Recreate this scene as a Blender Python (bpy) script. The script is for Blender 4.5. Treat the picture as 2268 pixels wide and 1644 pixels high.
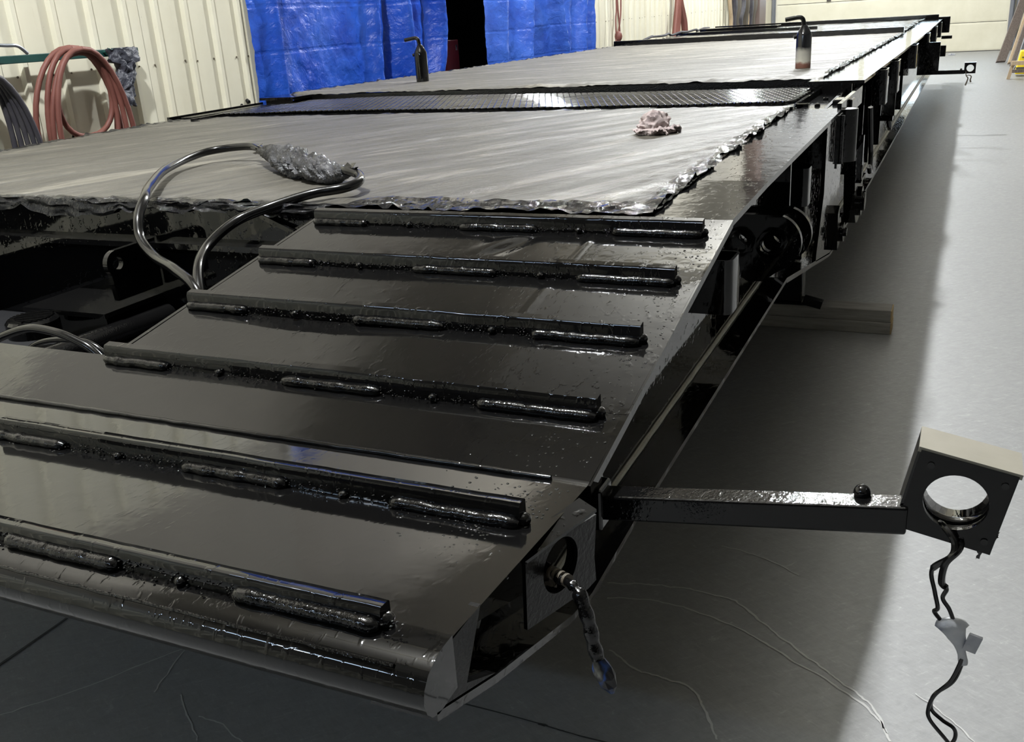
import bpy, bmesh, math, random
from mathutils import Vector, Matrix, noise
random.seed(7)
for o in list(bpy.data.objects): bpy.data.objects.remove(o, do_unlink=True)
SC = bpy.context.scene
COL = SC.collection
PI = math.pi

# ------------------------------------------------------------------ camera
PITCH, YAW, ROLL, FPX = .35503371, -.44809526, -.06498377, 2119.9
fw = Vector((math.sin(YAW)*math.cos(PITCH), math.cos(YAW)*math.cos(PITCH), -math.sin(PITCH)))
rt = Vector((math.cos(YAW), -math.sin(YAW), 0)); up = rt.cross(fw)
c_, s_ = math.cos(ROLL), math.sin(ROLL)
R2 = c_*rt + s_*up; U2 = -s_*rt + c_*up
cam_d = bpy.data.cameras.new('camera'); cam = bpy.data.objects.new('camera', cam_d); COL.objects.link(cam)
M = Matrix((R2, U2, -fw)).transposed().to_4x4(); M.translation = Vector((.386, 0, 1.22)); cam.matrix_world = M
cam_d.sensor_fit = 'HORIZONTAL'; cam_d.sensor_width = 36; cam_d.lens = 36*FPX/2268; cam_d.clip_start = .02
SC.camera = cam

# ------------------------------------------------------------------ world, exposure, lamps
w = bpy.data.worlds.new('world'); SC.world = w; w.use_nodes = True
w.node_tree.nodes['Background'].inputs[0].default_value = (.6, .65, .7, 1)
w.node_tree.nodes['Background'].inputs[1].default_value = .012
SC.view_settings.view_transform = 'Standard'; SC.view_settings.look = 'None'
SC.view_settings.gamma = 1; SC.view_settings.use_curve_mapping = False
SC.view_settings.exposure = 0.14
LAMP_Z = 4.75
LAMPS = [  # x, y, watts
    (-1.52, 1.2, 1620), (-1.52, 8.8, 1650), (-1.52, 14.6, 1500), (-1.52, 19.6, 1000),
    (-2.75, -2.6, 12), (-1.25, -2.6, 12)]
LAMP_COL = (.95, .98, 1.0)

# ------------------------------------------------------------------ materials
def mat(name, col=(.5, .5, .5), rough=.5, spec=.5, metal=0, coat=0, emit=None, es=0):
    m = bpy.data.materials.new(name); m.use_nodes = True
    b = m.node_tree.nodes['Principled BSDF']
    b.inputs['Base Color'].default_value = (*col, 1); b.inputs['Roughness'].default_value = rough
    b.inputs['Specular IOR Level'].default_value = spec; b.inputs['Metallic'].default_value = metal
    b.inputs['Coat Weight'].default_value = coat; b.inputs['Coat Roughness'].default_value = .04
    if emit: b.inputs['Emission Color'].default_value = (*emit, 1); b.inputs['Emission Strength'].default_value = es
    return m
class NT:
    def __init__(s, m): s.m = m; s.t = m.node_tree; s.b = s.t.nodes['Principled BSDF']; s.co = None
    def n(s, typ, **kw):
        k = s.t.nodes.new(typ)
        for a, v in kw.items(): setattr(k, a, v)
        return k
    def l(s, a, b): s.t.links.new(a, b)
    def coord(s, scale=(1, 1, 1), rot=(0, 0, 0), loc=(0, 0, 0), kind='Object'):
        if not s.co: s.co = s.n('ShaderNodeTexCoord')
        mp = s.n('ShaderNodeMapping'); mp.inputs['Scale'].default_value = scale
        mp.inputs['Rotation'].default_value = rot; mp.inputs['Location'].default_value = loc
        s.l(s.co.outputs[kind], mp.inputs['Vector']); return mp.outputs['Vector']
    def streak(s, rot, scale):
        a = s.coord((1, 1, 1), (0, 0, rot)); mp = s.n('ShaderNodeMapping'); mp.inputs['Scale'].default_value = scale
        s.l(a, mp.inputs['Vector']); return mp.outputs['Vector']
    def noise(s, vec, scale=5, detail=4, rough=.5, dist=0):
        k = s.n('ShaderNodeTexNoise'); k.inputs['Scale'].default_value = scale; k.inputs['Detail'].default_value = detail
        k.inputs['Roughness'].default_value = rough; k.inputs['Distortion'].default_value = dist
        s.l(vec, k.inputs['Vector']); return k.outputs['Fac']
    def ramp(s, fac, stops):
        k = s.n('ShaderNodeValToRGB'); e = k.color_ramp.elements
        while len(e) < len(stops): e.new(.5)
        for i, (p, c) in enumerate(stops):
            e[i].position = p; e[i].color = (*c, 1) if len(c) == 3 else c
        s.l(fac, k.inputs['Fac']); return k.outputs['Color']
    def mix(s, fac, a, b, typ='MIX'):
        k = s.n('ShaderNodeMix', data_type='RGBA', blend_type=typ)
        for sock, v in ((k.inputs[0], fac), (k.inputs[6], a), (k.inputs[7], b)):
            if hasattr(v, 'links'): s.l(v, sock)
            elif isinstance(v, (int, float)): sock.default_value = v
            else: sock.default_value = (*v, 1)
        return k.outputs[2]
    def math(s, op, a, b=0, c=0):
        k = s.n('ShaderNodeMath', operation=op)
        for i, v in enumerate((a, b, c)):
            if hasattr(v, 'links'): s.l(v, k.inputs[i])
            else: k.inputs[i].default_value = v
        return k.outputs[0]
    def color(s, o): s.l(o, s.b.inputs['Base Color'])
    def rough(s, o): s.l(o, s.b.inputs['Roughness'])
    def bump(s, h, strength=.3, dist=.01, prev=None):
        k = s.n('ShaderNodeBump'); k.inputs['Strength'].default_value = strength; k.inputs['Distance'].default_value = dist
        s.l(h, k.inputs['Height'])
        if prev: s.l(prev, k.inputs['Normal'])
        s.l(k.outputs['Normal'], s.b.inputs['Normal']); return k.outputs['Normal']

def paint_mat(name, peel=.25, pits=.35, rough=.045, lumpy=0):
    m = mat(name, (.0035, .0034, .0034), rough, .5); t = NT(m)
    v = t.coord()
    a = t.noise(v, 14, 3, .5); nrm = t.bump(a, peel*.22, .004)
    p = t.noise(t.coord((1.6, .8, 1)), 60, 2, .5)
    pr = t.ramp(p, [(.57, (0, 0, 0)), (.74, (1, 1, 1))])
    nrm = t.bump(pr, pits, .0006, nrm)
    if lumpy: t.bump(t.noise(v, 170, 2, .6), lumpy, .0016, nrm)
    r = t.noise(v, 5, 4, .6); t.rough(t.math('MULTIPLY_ADD', r, .05, rough-.03))
    return m
def flat_noise(name, ca, cb, scale=8, rough=.6, bump=.1, spec=.4, stretch=(1, 1, 1)):
    m = mat(name, ca, rough, spec); t = NT(m); v = t.coord(stretch)
    n = t.noise(v, scale, 6, .6); t.color(t.ramp(n, [(.3, ca), (.7, cb)]))
    if bump: t.bump(t.noise(v, scale*6, 4), bump, .005)
    return m
P_ = {}
P_['paint'] = paint_mat('black_gloss_paint')
P_['deckpaint'] = paint_mat('black_gloss_paint_plate', peel=.5, pits=.2, rough=.07)
P_['sillpaint'] = paint_mat('black_gloss_paint_sill', peel=.9, pits=.3, rough=.085)
P_['nosepaint'] = paint_mat('black_gloss_paint_nose', peel=.45, pits=.07, rough=.075)
P_['dull'] = paint_mat('dull_black_paint', peel=.5, pits=.5, rough=.32, lumpy=.5)
P_['dull'].node_tree.nodes['Principled BSDF'].inputs['Specular IOR Level'].default_value = .25
P_['beige'] = flat_noise('beige_plate_top', (.22, .205, .165), (.27, .25, .205), 9, .5, .05)  # matte beige tone for the tilted bracket's top plate
P_['grate'] = paint_mat('black_paint_on_mesh', peel=.2, pits=.1, rough=.10)
P_['weld'] = paint_mat('black_paint_on_weld', peel=.3, pits=.3, rough=.05, lumpy=.6)
P_['rough'] = paint_mat('black_paint_on_scale', peel=.3, pits=.3, rough=.06, lumpy=.45)
P_['rubber'] = paint_mat('black_hose_rubber', peel=.1, pits=.1, rough=.16)
P_['spatter'] = mat('spatter_paint', (.006, .006, .006), .05, .6)
P_['dark'] = mat('dull_black_steel', (.012, .012, .013), .5, .3)

ROTF = -1.08
def film_mat(name, x0, x1, y0, y1, edge=.07, col=(.088, .081, .066), rot=ROTF, gloss=.42):
    """grey masking film, black overspray along its edges"""
    m = mat(name, col, gloss, .4); t = NT(m); v = t.coord()
    sp = t.n('ShaderNodeSeparateXYZ'); t.l(v, sp.inputs[0]); X, Y = sp.outputs[0], sp.outputs[1]
    d1 = t.math('SUBTRACT', X, x0); d2 = t.math('SUBTRACT', x1, X); d3 = t.math('SUBTRACT', Y, y0); d4 = t.math('SUBTRACT', y1, Y)
    d = t.math('MINIMUM', t.math('MINIMUM', d1, d2), t.math('MINIMUM', d3, d4))
    nz = t.noise(v, 5, 5, .65); dd = t.math('MULTIPLY_ADD', nz, edge*1.7, t.math('SUBTRACT', d, edge*1.35))
    mask = t.n('ShaderNodeMapRange'); mask.inputs[1].default_value = 0; mask.inputs[2].default_value = edge*.35; t.l(dd, mask.inputs[0])
    st = t.noise(t.streak(rot, (.8, 4.5, 1)), 2.2, 8, .68, .8)
    blot = t.noise(v, 1.7, 4, .5)
    c = t.ramp(st, [(.28, tuple(k*.40 for k in col)), (.47, tuple(k*.85 for k in col)), (.56, col), (.66, tuple(k*2.3 for k in col)), (.70, tuple(k*1.2 for k in col))])  # specular glints of the creases painted into the colour as pale streaks
    c = t.mix(t.math('MULTIPLY', blot, .5), c, tuple(k*.8 for k in col))
    t.color(t.mix(mask.outputs[0], (.008, .008, .009), c))
    g = t.ramp(st, [(.35, (gloss+.12,)*3), (.75, (gloss-.08,)*3)])
    t.rough(t.mix(mask.outputs[0], (.09, .09, .09), g))
    n1 = t.bump(st, .9, .03)
    t.bump(t.noise(t.streak(rot*.8, (4, 14, 1)), 5, 5, .6, .5), .35, .006, n1)
    return m
P_['wrap'] = mat('wrap_film', (.16, .16, .17), .22, .6)
t = NT(P_['wrap']); t.color(t.ramp(t.noise(t.coord(), 9, 4), [(.36, (.008, .008, .010)), (.50, (.035, .035, .038)), (.68, (.085, .085, .092))]))
t.bump(t.noise(t.streak(.55, (9, 24, 16)), 1.3, 6, .65, .8), 1.0, .02); t.rough(t.math('ADD', t.noise(t.coord(), 6, 2), -.22))
spw = t.n('ShaderNodeSeparateXYZ'); t.l(t.coord(), spw.inputs[0]); kx = t.n('ShaderNodeMapRange'); kx.inputs[1].default_value = -1.45; kx.inputs[2].default_value = -1.33
t.l(t.math('MULTIPLY_ADD', t.noise(t.coord(), 14, 4), .12, t.math('ADD', spw.outputs[0], -.06)), kx.inputs[0])
old = t.b.inputs['Base Color'].links[0].from_socket; t.color(t.mix(kx.outputs[0], (.006, .006, .007), old))
P_['bag'] = mat('grey_bag_film', (.055, .058, .075), .4, .5); t = NT(P_['bag'])
t.bump(t.noise(t.coord(), 22, 6, .6, .8), .6, .02)

# concrete floor with polished sheen
m = mat('concrete_floor', (.34, .33, .31), .4, .45); t = NT(m); v = t.coord()
n1 = t.noise(v, 1.1, 8, .62); n2 = t.noise(v, 22, 8, .7, .6); n3 = t.noise(t.streak(-.75, (2.2, 7, 1)), 11, 7, .74, .9); n4 = t.noise(t.streak(.5, (2.5, 9, 1)), 13, 6, .72, .9)
c = t.ramp(n1, [(.25, (.19, .19, .188)), (.6, (.262, .261, .257)), (.8, (.30, .298, .29))])
c = t.mix(.5, c, t.ramp(n2, [(.3, (.16, .16, .16)), (.6, (.27, .27, .267)), (.75, (.38, .376, .365))]))
c = t.mix(.45, c, t.ramp(n3, [(.35, (.19, .19, .188)), (.60, (.265, .265, .262)), (.70, (.52, .51, .49))]))
c = t.mix(.34, c, t.ramp(n4, [(.35, (.18, .18, .178)), (.62, (.265, .265, .262)), (.71, (.50, .49, .47))]))
t.color(c); t.rough(t.ramp(n3, [(.3, (.52, .52, .52)), (.75, (.34, .34, .34))])); t.bump(n2, .15, .004)
P_['floor'] = m
P_['chalk'] = mat('chalk_scratch', (.43, .425, .41), .7, .2)
P_['joint'] = mat('floor_joint_dark', (.05, .05, .05), .8, .2)

# cream painted metal wall sheet with rust runs
m = mat('cream_wall_sheet', (.72, .69, .55), .42, .4); t = NT(m)
st = t.noise(t.coord((1, 9, .7)), 3.0, 6, .65); sp_ = t.noise(t.coord(), 38, 3, .6)
dirt = t.noise(t.coord((1, 1, 1)), 1.7, 5, .6)
c = t.ramp(dirt, [(.3, (.68, .64, .50)), (.65, (.76, .73, .60))])
c = t.mix(t.ramp(st, [(.66, (0, 0, 0)), (.78, (.55, .55, .55))]), c, (.36, .27, .14))
c = t.mix(t.ramp(sp_, [(.72, (0, 0, 0)), (.80, (.5, .5, .5))]), c, (.25, .20, .13))
t.color(c); t.rough(t.ramp(dirt, [(.3, (.5,)*3), (.7, (.36,)*3)]))
P_['cream'] = m
P_['ceil'] = flat_noise('ceiling_sheet', (.68, .655, .595), (.73, .705, .645), 1.5, .6, 0)
P_['rightwall'] = flat_noise('cream_wall_plain', (.62, .58, .46), (.70, .66, .54), 1.2, .6, 0)
P_['upwall'] = flat_noise('tan_upper_wall', (.32, .29, .24), (.38, .345, .285), 1.2, .7, 0)
P_['upwall2'] = flat_noise('pale_upper_wall', (.36, .335, .28), (.44, .41, .345), 1.1, .7, 0)
P_['frontwall'] = flat_noise('dark_front_wall', (.05, .05, .052), (.065, .065, .068), 1.2, .8, 0)
P_['farwall'] = flat_noise('dull_wall', (.40, .40, .40), (.46, .46, .455), 1.2, .7, 0)
P_['door'] = flat_noise('cream_door_panel', (.60, .57, .44), (.68, .65, .52), 2.5, .5, .03)
P_['seal'] = mat('door_seal', (.06, .055, .05), .7)
P_['track'] = mat('galvanised_track', (.20, .21, .23), .4, .5, .6)
P_['glow'] = mat('daylight_pane', (.8, .9, 1), .3, .5, emit=(.66, .84, 1.0), es=4)
P_['lens'] = mat('lamp_lens', (.9, .9, .9), .4, emit=(.90, .95, 1.0), es=4)
P_['lensfront'] = mat('lamp_lens_cool', (.9, .9, .9), .4, emit=(.55, .75, 1.0), es=42)
P_['housing'] = mat('lamp_housing', (.75, .75, .75), .4)
# blue tarp
def tarp_mat(name, ca, cb):
    m = mat(name, ca, .27, .6); t = NT(m); v = t.coord()
    t.color(t.ramp(t.noise(v, 3.2, 5, .6), [(.3, ca), (.7, cb)]))
    n1 = t.bump(t.noise(v, 16, 6, .62, .5), .55, .02)
    wv = t.n('ShaderNodeTexWave', wave_type='BANDS', bands_direction='Z'); wv.inputs['Scale'].default_value = 1.15; wv.inputs['Distortion'].default_value = .5
    t.l(v, wv.inputs['Vector'])
    t.bump(t.ramp(wv.outputs['Fac'], [(.0, (0, 0, 0)), (.03, (1, 1, 1))]), .35, .006, n1)
    return m
P_['tarp'] = tarp_mat('blue_tarp', (.008, .055, .44), (.028, .115, .58))
P_['tarp2'] = tarp_mat('blue_tarp_worn', (.024, .07, .38), (.045, .125, .50))
P_['redhose'] = flat_noise('red_hose_rubber', (.15, .052, .040), (.20, .075, .058), 12, .55, .05)
P_['darkhose'] = flat_noise('grey_hose_rubber', (.035, .032, .045), (.07, .066, .07), 10, .5, .05)
P_['green'] = flat_noise('green_painted_steel', (.008, .045, .040), (.012, .065, .055), 9, .45, .03)
P_['steelrod'] = mat('grey_steel_rod', (.25, .27, .30), .35, .5, .5)
P_['rag'] = flat_noise('stained_rag', (.36, .29, .29), (.44, .37, .345), 14, .8, .3)
P_['wood'] = flat_noise('grey_timber', (.20, .19, .18), (.32, .305, .28), 6, .75, .35, .3, (1.2, 14, 14))
P_['woodend'] = flat_noise('timber_end_grain', (.38, .27, .13), (.46, .34, .18), 20, .8, .2)
P_['plank'] = flat_noise('weathered_plank', (.09, .07, .06), (.17, .14, .12), 7, .75, .3, .3, (8, 8, 1))
P_['palewood'] = flat_noise('pale_plank', (.36, .27, .17), (.46, .36, .24), 7, .7, .2, .3, (8, 8, 1))
P_['yellow'] = mat('yellow_plastic', (.80, .60, .02), .4, .5)
P_['redpaint'] = mat('red_cabinet_paint', (.30, .02, .05), .4, .5)
P_['navy'] = mat('dark_room_wall', (.012, .011, .013), .7, .2)
P_['cable'] = mat('dull_cable', (.09, .075, .055), .6)
P_['brown'] = mat('brown_column', (.14, .10, .085), .6)
P_['tape'] = mat('white_tape', (.42, .43, .46), .35, .5); t = NT(P_['tape'])
t.color(t.ramp(t.noise(t.coord(), 22, 3), [(.36, (.02, .035, .12)), (.44, (.30, .31, .34)), (.7, (.5, .5, .5))]))
t.bump(t.noise(t.coord(), 60, 4), .5, .004)
P_['blacktape'] = paint_mat('black_tape', .8, .8, .15, .8)
P_['bluetip'] = mat('blue_white_tape', (.25, .30, .42), .3, .5); t = NT(P_['bluetip'])
t.color(t.ramp(t.noise(t.coord(), 30, 3), [(.44, (.012, .012, .014)), (.52, (.02, .05, .16)), (.58, (.02, .02, .022)), (.70, (.25, .25, .22))]))
P_['postrust'] = mat('worn_post', (.02, .02, .02), .12, .5); t = NT(P_['postrust'])
sp = t.n('ShaderNodeSeparateXYZ'); t.l(t.coord(), sp.inputs[0])
zz = t.math('MULTIPLY_ADD', t.noise(t.coord(), 30, 4), .03, sp.outputs[2])
t.color(t.ramp(zz, [(.0, (.10, .05, .03)), (.045, (.16, .07, .05)), (.055, (.42, .40, .34)), (.10, (.30, .29, .25)), (.125, (.01, .01, .011))]))
P_['armpaint'] = paint_mat('black_paint_orange_peel', peel=1.2, pits=.4, rough=.07, lumpy=.3); P_['armpaint'].node_tree.nodes['Principled BSDF'].inputs['Specular IOR Level'].default_value = .35
P_['weldsheen'] = flat_noise('pale_weld_sheen', (.48, .46, .38), (.62, .60, .50), 30, .3, .2)  # pale colour paints in the bright reflection along the web welds
P_['screw'] = mat('screw_head', (.12, .10, .07), .5)

# ------------------------------------------------------------------ mesh helpers
class MB:
    def __init__(s): s.bm = bmesh.new()
    def poly_prism(s, pts, axis, a, b):
        """extrude 2D outline along axis between a and b; outline coords are the two other axes in order"""
        def P3(p, v):
            if axis == 'x': return (v, p[0], p[1])
            if axis == 'y': return (p[0], v, p[1])
            return (p[0], p[1], v)
        A = [s.bm.verts.new(P3(p, a)) for p in pts]; B = [s.bm.verts.new(P3(p, b)) for p in pts]
        n = len(pts); s.bm.faces.new(A); s.bm.faces.new(B[::-1])
        for i in range(n): s.bm.faces.new((A[i], B[i], B[(i+1) % n], A[(i+1) % n]))
        return s
    def box(s, x0, x1, y0, y1, z0, z1): return s.poly_prism([(x0, y0), (x1, y0), (x1, y1), (x0, y1)], 'z', z0, z1)
    def strip(s, prof, x0, x1, th):
        """profile (y,z) polyline with thickness th downward, extruded in x"""
        lo = [(y, z-th) for y, z in prof]
        for i in range(len(prof)-1):
            s.poly_prism([prof[i], prof[i+1], lo[i+1], lo[i]], 'x', x0, x1)
        return s
    def obox(s, c, ex, ey, ez):
        c = Vector(c); ex, ey, ez = Vector(ex), Vector(ey), Vector(ez); v = []
        for k in (-1, 1):
            for i, j in ((-1, -1), (1, -1), (1, 1), (-1, 1)): v.append(s.bm.verts.new(c+i*ex+j*ey+k*ez))
        for f in ((3, 2, 1, 0), (4, 5, 6, 7), (0, 1, 5, 4), (1, 2, 6, 5), (2, 3, 7, 6), (3, 0, 4, 7)): s.bm.faces.new([v[i] for i in f])
        return s
    def tube(s, pts, r, seg=10, rf=None, cap=True):
        pts = [Vector(p) for p in pts]; n = len(pts); rings = []
        t0 = (pts[1]-pts[0]).normalized(); a = Vector((0, 0, 1)) if abs(t0.z) < .9 else Vector((1, 0, 0))
        u = t0.cross(a).normalized()
        for i, p in enumerate(pts):
            tg = (pts[min(i+1, n-1)]-pts[max(i-1, 0)]).normalized()
            u = (u-u.dot(tg)*tg).normalized(); v = tg.cross(u)
            rr = rf(i/(n-1)) if rf else (r[i] if isinstance(r, (list, tuple)) else r)
            rings.append([s.bm.verts.new(p+rr*(math.cos(2*PI*k/seg)*u+math.sin(2*PI*k/seg)*v)) for k in range(seg)])
        for i in range(n-1):
            for k in range(seg):
                s.bm.faces.new((rings[i][k], rings[i][(k+1) % seg], rings[i+1][(k+1) % seg], rings[i+1][k]))
        if cap: s.bm.faces.new(rings[0][::-1]); s.bm.faces.new(rings[-1])
        return s
    def lathe(s, prof, c=(0, 0, 0), seg=24):
        rings = []
        for r, z in prof:
            rings.append([s.bm.verts.new((c[0]+max(r, 1e-4)*math.cos(2*PI*k/seg), c[1]+max(r, 1e-4)*math.sin(2*PI*k/seg), c[2]+z)) for k in range(seg)])
        for i in range(len(rings)-1):
            for k in range(seg): s.bm.faces.new((rings[i][k], rings[i][(k+1) % seg], rings[i+1][(k+1) % seg], rings[i+1][k]))
        s.bm.faces.new(rings[0][::-1]); s.bm.faces.new(rings[-1]); return s
    def grid(s, nx, ny, f):
        g = [[s.bm.verts.new(f(i/nx, j/ny)) for i in range(nx+1)] for j in range(ny+1)]
        for j in range(ny):
            for i in range(nx): s.bm.faces.new((g[j][i], g[j][i+1], g[j+1][i+1], g[j+1][i]))
        return s
    def plate_hole(s, outer, centre, r, th, ex, ey, seg=40):
        """flat plate (outline in local 2D) with round hole. ex,ey local axes; centre is origin; th along ex x ey"""
        ex, ey = Vector(ex), Vector(ey); nz = ex.cross(ey).normalized(); o = Vector(centre)
        def hit(a):
            d = (math.cos(a), math.sin(a)); best = None
            for i in range(len(outer)):
                p, q = outer[i], outer[(i+1) % len(outer)]; e = (q[0]-p[0], q[1]-p[1])
                den = d[0]*e[1]-d[1]*e[0]
                if abs(den) < 1e-12: continue
                t_ = (p[0]*e[1]-p[1]*e[0])/den; u_ = (p[0]*d[1]-p[1]*d[0])/den
                if t_ > 0 and -1e-6 <= u_ <= 1+1e-6 and (best is None or t_ < best): best = t_
            return (d[0]*best, d[1]*best)
        ang = sorted([2*PI*k/seg for k in range(seg)]+[math.atan2(p[1], p[0]) % (2*PI) for p in outer])
        L = []
        for side in (-.5, .5):
            L.append([[s.bm.verts.new(o+ex*p[0]+ey*p[1]+nz*th*side) for p in (hit(a), (r*math.cos(a), r*math.sin(a)))] for a in ang])
        n = len(ang)
        for k in range(n):
            q = (k+1) % n
            s.bm.faces.new((L[1][k][0], L[1][q][0], L[1][q][1], L[1][k][1]))
            s.bm.faces.new((L[0][q][0], L[0][k][0], L[0][k][1], L[0][q][1]))
            s.bm.faces.new((L[0][k][0], L[0][q][0], L[1][q][0], L[1][k][0]))
            s.bm.faces.new((L[0][q][1], L[0][k][1], L[1][k][1], L[1][q][1]))
        return s
    def ball(s, c, r, sq=1, seg=6, rings=4):
        c = Vector(c); V = s.bm.verts.new; F = s.bm.faces.new; L = []
        top = V(c+Vector((0, 0, r*sq))); bot = V(c-Vector((0, 0, r*sq)))
        for k in range(1, rings):
            a = PI*k/rings; L.append([V(c+Vector((r*math.sin(a)*math.cos(2*PI*i/seg), r*math.sin(a)*math.sin(2*PI*i/seg), r*sq*math.cos(a)))) for i in range(seg)])
        for i in range(seg):
            q = (i+1) % seg; F((top, L[0][i], L[0][q])); F((bot, L[-1][q], L[-1][i]))
            for k in range(len(L)-1): F((L[k][i], L[k+1][i], L[k+1][q], L[k][q]))
        return s
    def build(s, name, m, parent=None, smooth=False, bevel=0, angle=40):
        bmesh.ops.recalc_face_normals(s.bm, faces=s.bm.faces)
        me = bpy.data.meshes.new(name); s.bm.to_mesh(me); s.bm.free()
        o = bpy.data.objects.new(name, me); COL.objects.link(o)
        me.materials.append(P_[m] if isinstance(m, str) else m)
        if parent: o.parent = parent; o.matrix_parent_inverse = parent.matrix_world.inverted() if False else Matrix.Translation(-parent.location)
        if smooth:
            for p in me.polygons: p.use_smooth = True
            me.set_sharp_from_angle(angle=math.radians(angle))
        if bevel:
            b = o.modifiers.new('bevel', 'BEVEL'); b.width = bevel; b.segments = 2; b.limit_method = 'ANGLE'
        return o
def tag(o, label, cat, group=None):
    o['label'] = label; o['category'] = cat
    if group: o['group'] = group
    return o
def struct(o): o['kind'] = 'structure'; return o
def stuff(o): o['kind'] = 'stuff'; return o
def empty(name, loc=(0, 0, 0)):
    o = bpy.data.objects.new(name, None); COL.objects.link(o); o.location = loc; o.empty_display_size = .1; return o
def smooth_path(pts, n=8):
    pts = [Vector(p) for p in pts]; out = []
    for i in range(len(pts)-1):
        p0 = pts[max(i-1, 0)]; p1 = pts[i]; p2 = pts[i+1]; p3 = pts[min(i+2, len(pts)-1)]
        for k in range(n):
            t_ = k/n
            out.append(.5*((2*p1)+(p2-p0)*t_+(2*p0-5*p1+4*p2-p3)*t_*t_+(3*p1-p0-3*p2+p3)*t_**3))
    out.append(pts[-1]); return out
def fb(x, y, z=0, o=4):
    return noise.fractal(Vector((x, y, z)), .6, 2.0, o)
def copy_child(o, parent, dx=0, dy=0, dz=0, name=None):
    c = o.copy(); COL.objects.link(c); c.parent = parent
    c.location = Vector(o.location)+Vector((dx, dy, dz)); return c

# ================================================================== SETTING
FX0, FX1, FY0, FY1, CZ = -3.7, 9.0, -9.5, 21.9, 6.2
fl = struct(MB().box(FX0-4.5, FX1+.3, FY0-.3, FY1+.3, -.15, 0).build('floor', 'floor'))
def ribbon(name, pts, wd, m, jit=.004, z=.0012, n=10):
    pts = smooth_path([(p[0], p[1], z) for p in pts], n); mb = MB(); L = []
    for i, p in enumerate(pts):
        tg = (pts[min(i+1, len(pts)-1)]-pts[max(i-1, 0)]).normalized(); nn = Vector((-tg.y, tg.x, 0))
        j = jit*fb(p.x*30, p.y*30); ww = wd*(.55+.6*abs(fb(p.x*22, p.y*22, 3)))
        L.append((mb.bm.verts.new(p+nn*(j+ww)), mb.bm.verts.new(p+nn*(j-ww))))
    for i in range(len(L)-1): mb.bm.faces.new((L[i][0], L[i+1][0], L[i+1][1], L[i][1]))
    return mb.build(name, m, fl)
CH = [[(-.256, 1.762), (-.153, 1.788), (-.083, 1.797), (.009, 1.792), (.042, 1.776), (.11, 1.715), (.212, 1.634), (.268, 1.589), (.311, 1.558), (.338, 1.522), (.366, 1.454)],
      [(-.237, 1.706), (-.135, 1.729), (-.043, 1.72), (.07, 1.684), (.161, 1.63), (.262, 1.573), (.322, 1.529), (.361, 1.475)],
      [(-.172, 1.534), (-.112, 1.495), (-.059, 1.485), (-.009, 1.482), (.022, 1.465), (.055, 1.417), (.086, 1.355)],
      [(-1.223, .94), (-1.121, 1.07), (-1.027, 1.228), (-.903, 1.374)], [(-.922, 1.113), (-.862, 1.066), (-.798, 1.025)],
      [(-.843, 1.076), (-.799, 1.076), (-.714, 1.051)], [(-1.0, 1.36), (-1.02, 1.25), (-.98, 1.10)], [(.40, 1.60), (.46, 1.55), (.5, 1.50)],
      [(-.05, 2.0), (.05, 1.98), (.14, 1.93)]]
for i, c in enumerate(CH): ribbon('scratch', c, .0030 if i < 3 else .0019, 'chalk')
ribbon('floor_joint', [(-3.6, 1.29), (-2, 1.285), (-.386, 1.285), (-.216, 1.282), (-.095, 1.282), (.4, 1.284), (2.5, 1.28), (5.5, 1.28)], .0022, 'joint', .002)
ribbon('floor_joint', [(-1.366, -3), (-1.366, 1.054), (-1.36, 1.227), (-1.36, 5), (-1.36, 14)], .0018, 'joint', .002)

# ribbed sheet wall: one sheet of four ribs, copied along the wall
PITCHW = .2285
def sheet_mesh():
    prof = []
    for k in range(4):
        b = k*PITCHW
        prof += [(b+.0, 0), (b+.09, 0), (b+.094, .012), (b+.100, .024), (b+.124, .024), (b+.130, .012), (b+.134, 0)]
    prof.append((4*PITCHW-.002, 0)); mb = MB(); A = [mb.bm.verts.new((x, y, 0)) for y, x in prof]; B = [mb.bm.verts.new((x, y, 2.3)) for y, x in prof]
    for i in range(len(prof)-1): mb.bm.faces.new((A[i], A[i+1], B[i+1], B[i]))
    return mb
wl = struct(empty('wall_left', (FX0, 0, 0)))
OP0, OP1 = 5.085, 11.22
first = None
def put_sheet(y):
    global first
    if first is None:
        first = sheet_mesh().build('wall_sheet', 'cream'); first.parent = wl; first.location = (0, y, 0)
    else:
        c = first.copy(); COL.objects.link(c); c.parent = wl; c.location = (0, y, 0)
y = OP0-4*PITCHW
while y > FY0-.9: put_sheet(y); y -= 4*PITCHW
y = OP1
while y < FY1-.3: put_sheet(y); y += 4*PITCHW
MB().box(-.16, -.05, FY0-.2, OP0-.012, 0, CZ).build('backing_wall', 'cream', wl).location = (0, 0, 0)
for o in wl.children:
    if o.name.startswith('backing_wall'): o.matrix_parent_inverse = Matrix()
def wlbox(name, m, *a):
    o = MB().box(*a).build(name, m); o.parent = wl; return o
wlbox('backing_wall', 'cream', -.16, -.05, OP1+.012, FY1+.2, 0, CZ)
wlbox('header', 'upwall', -.16, -.02, OP0, OP1, 2.5, CZ)
wlbox('upper_wall', 'upwall2', -.10, .0, FY0-.2, OP0, 2.3, CZ); wlbox('upper_wall', 'upwall2', -.10, .0, OP1, FY1+.2, 2.3, CZ)
wlbox('jamb', 'cream', -.16, .012, OP0-.06, OP0+.0, 0, 2.5); wlbox('jamb', 'cream', -.16, .012, OP1-.02, OP1+.04, 0, 2.5)
mb = MB()
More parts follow.
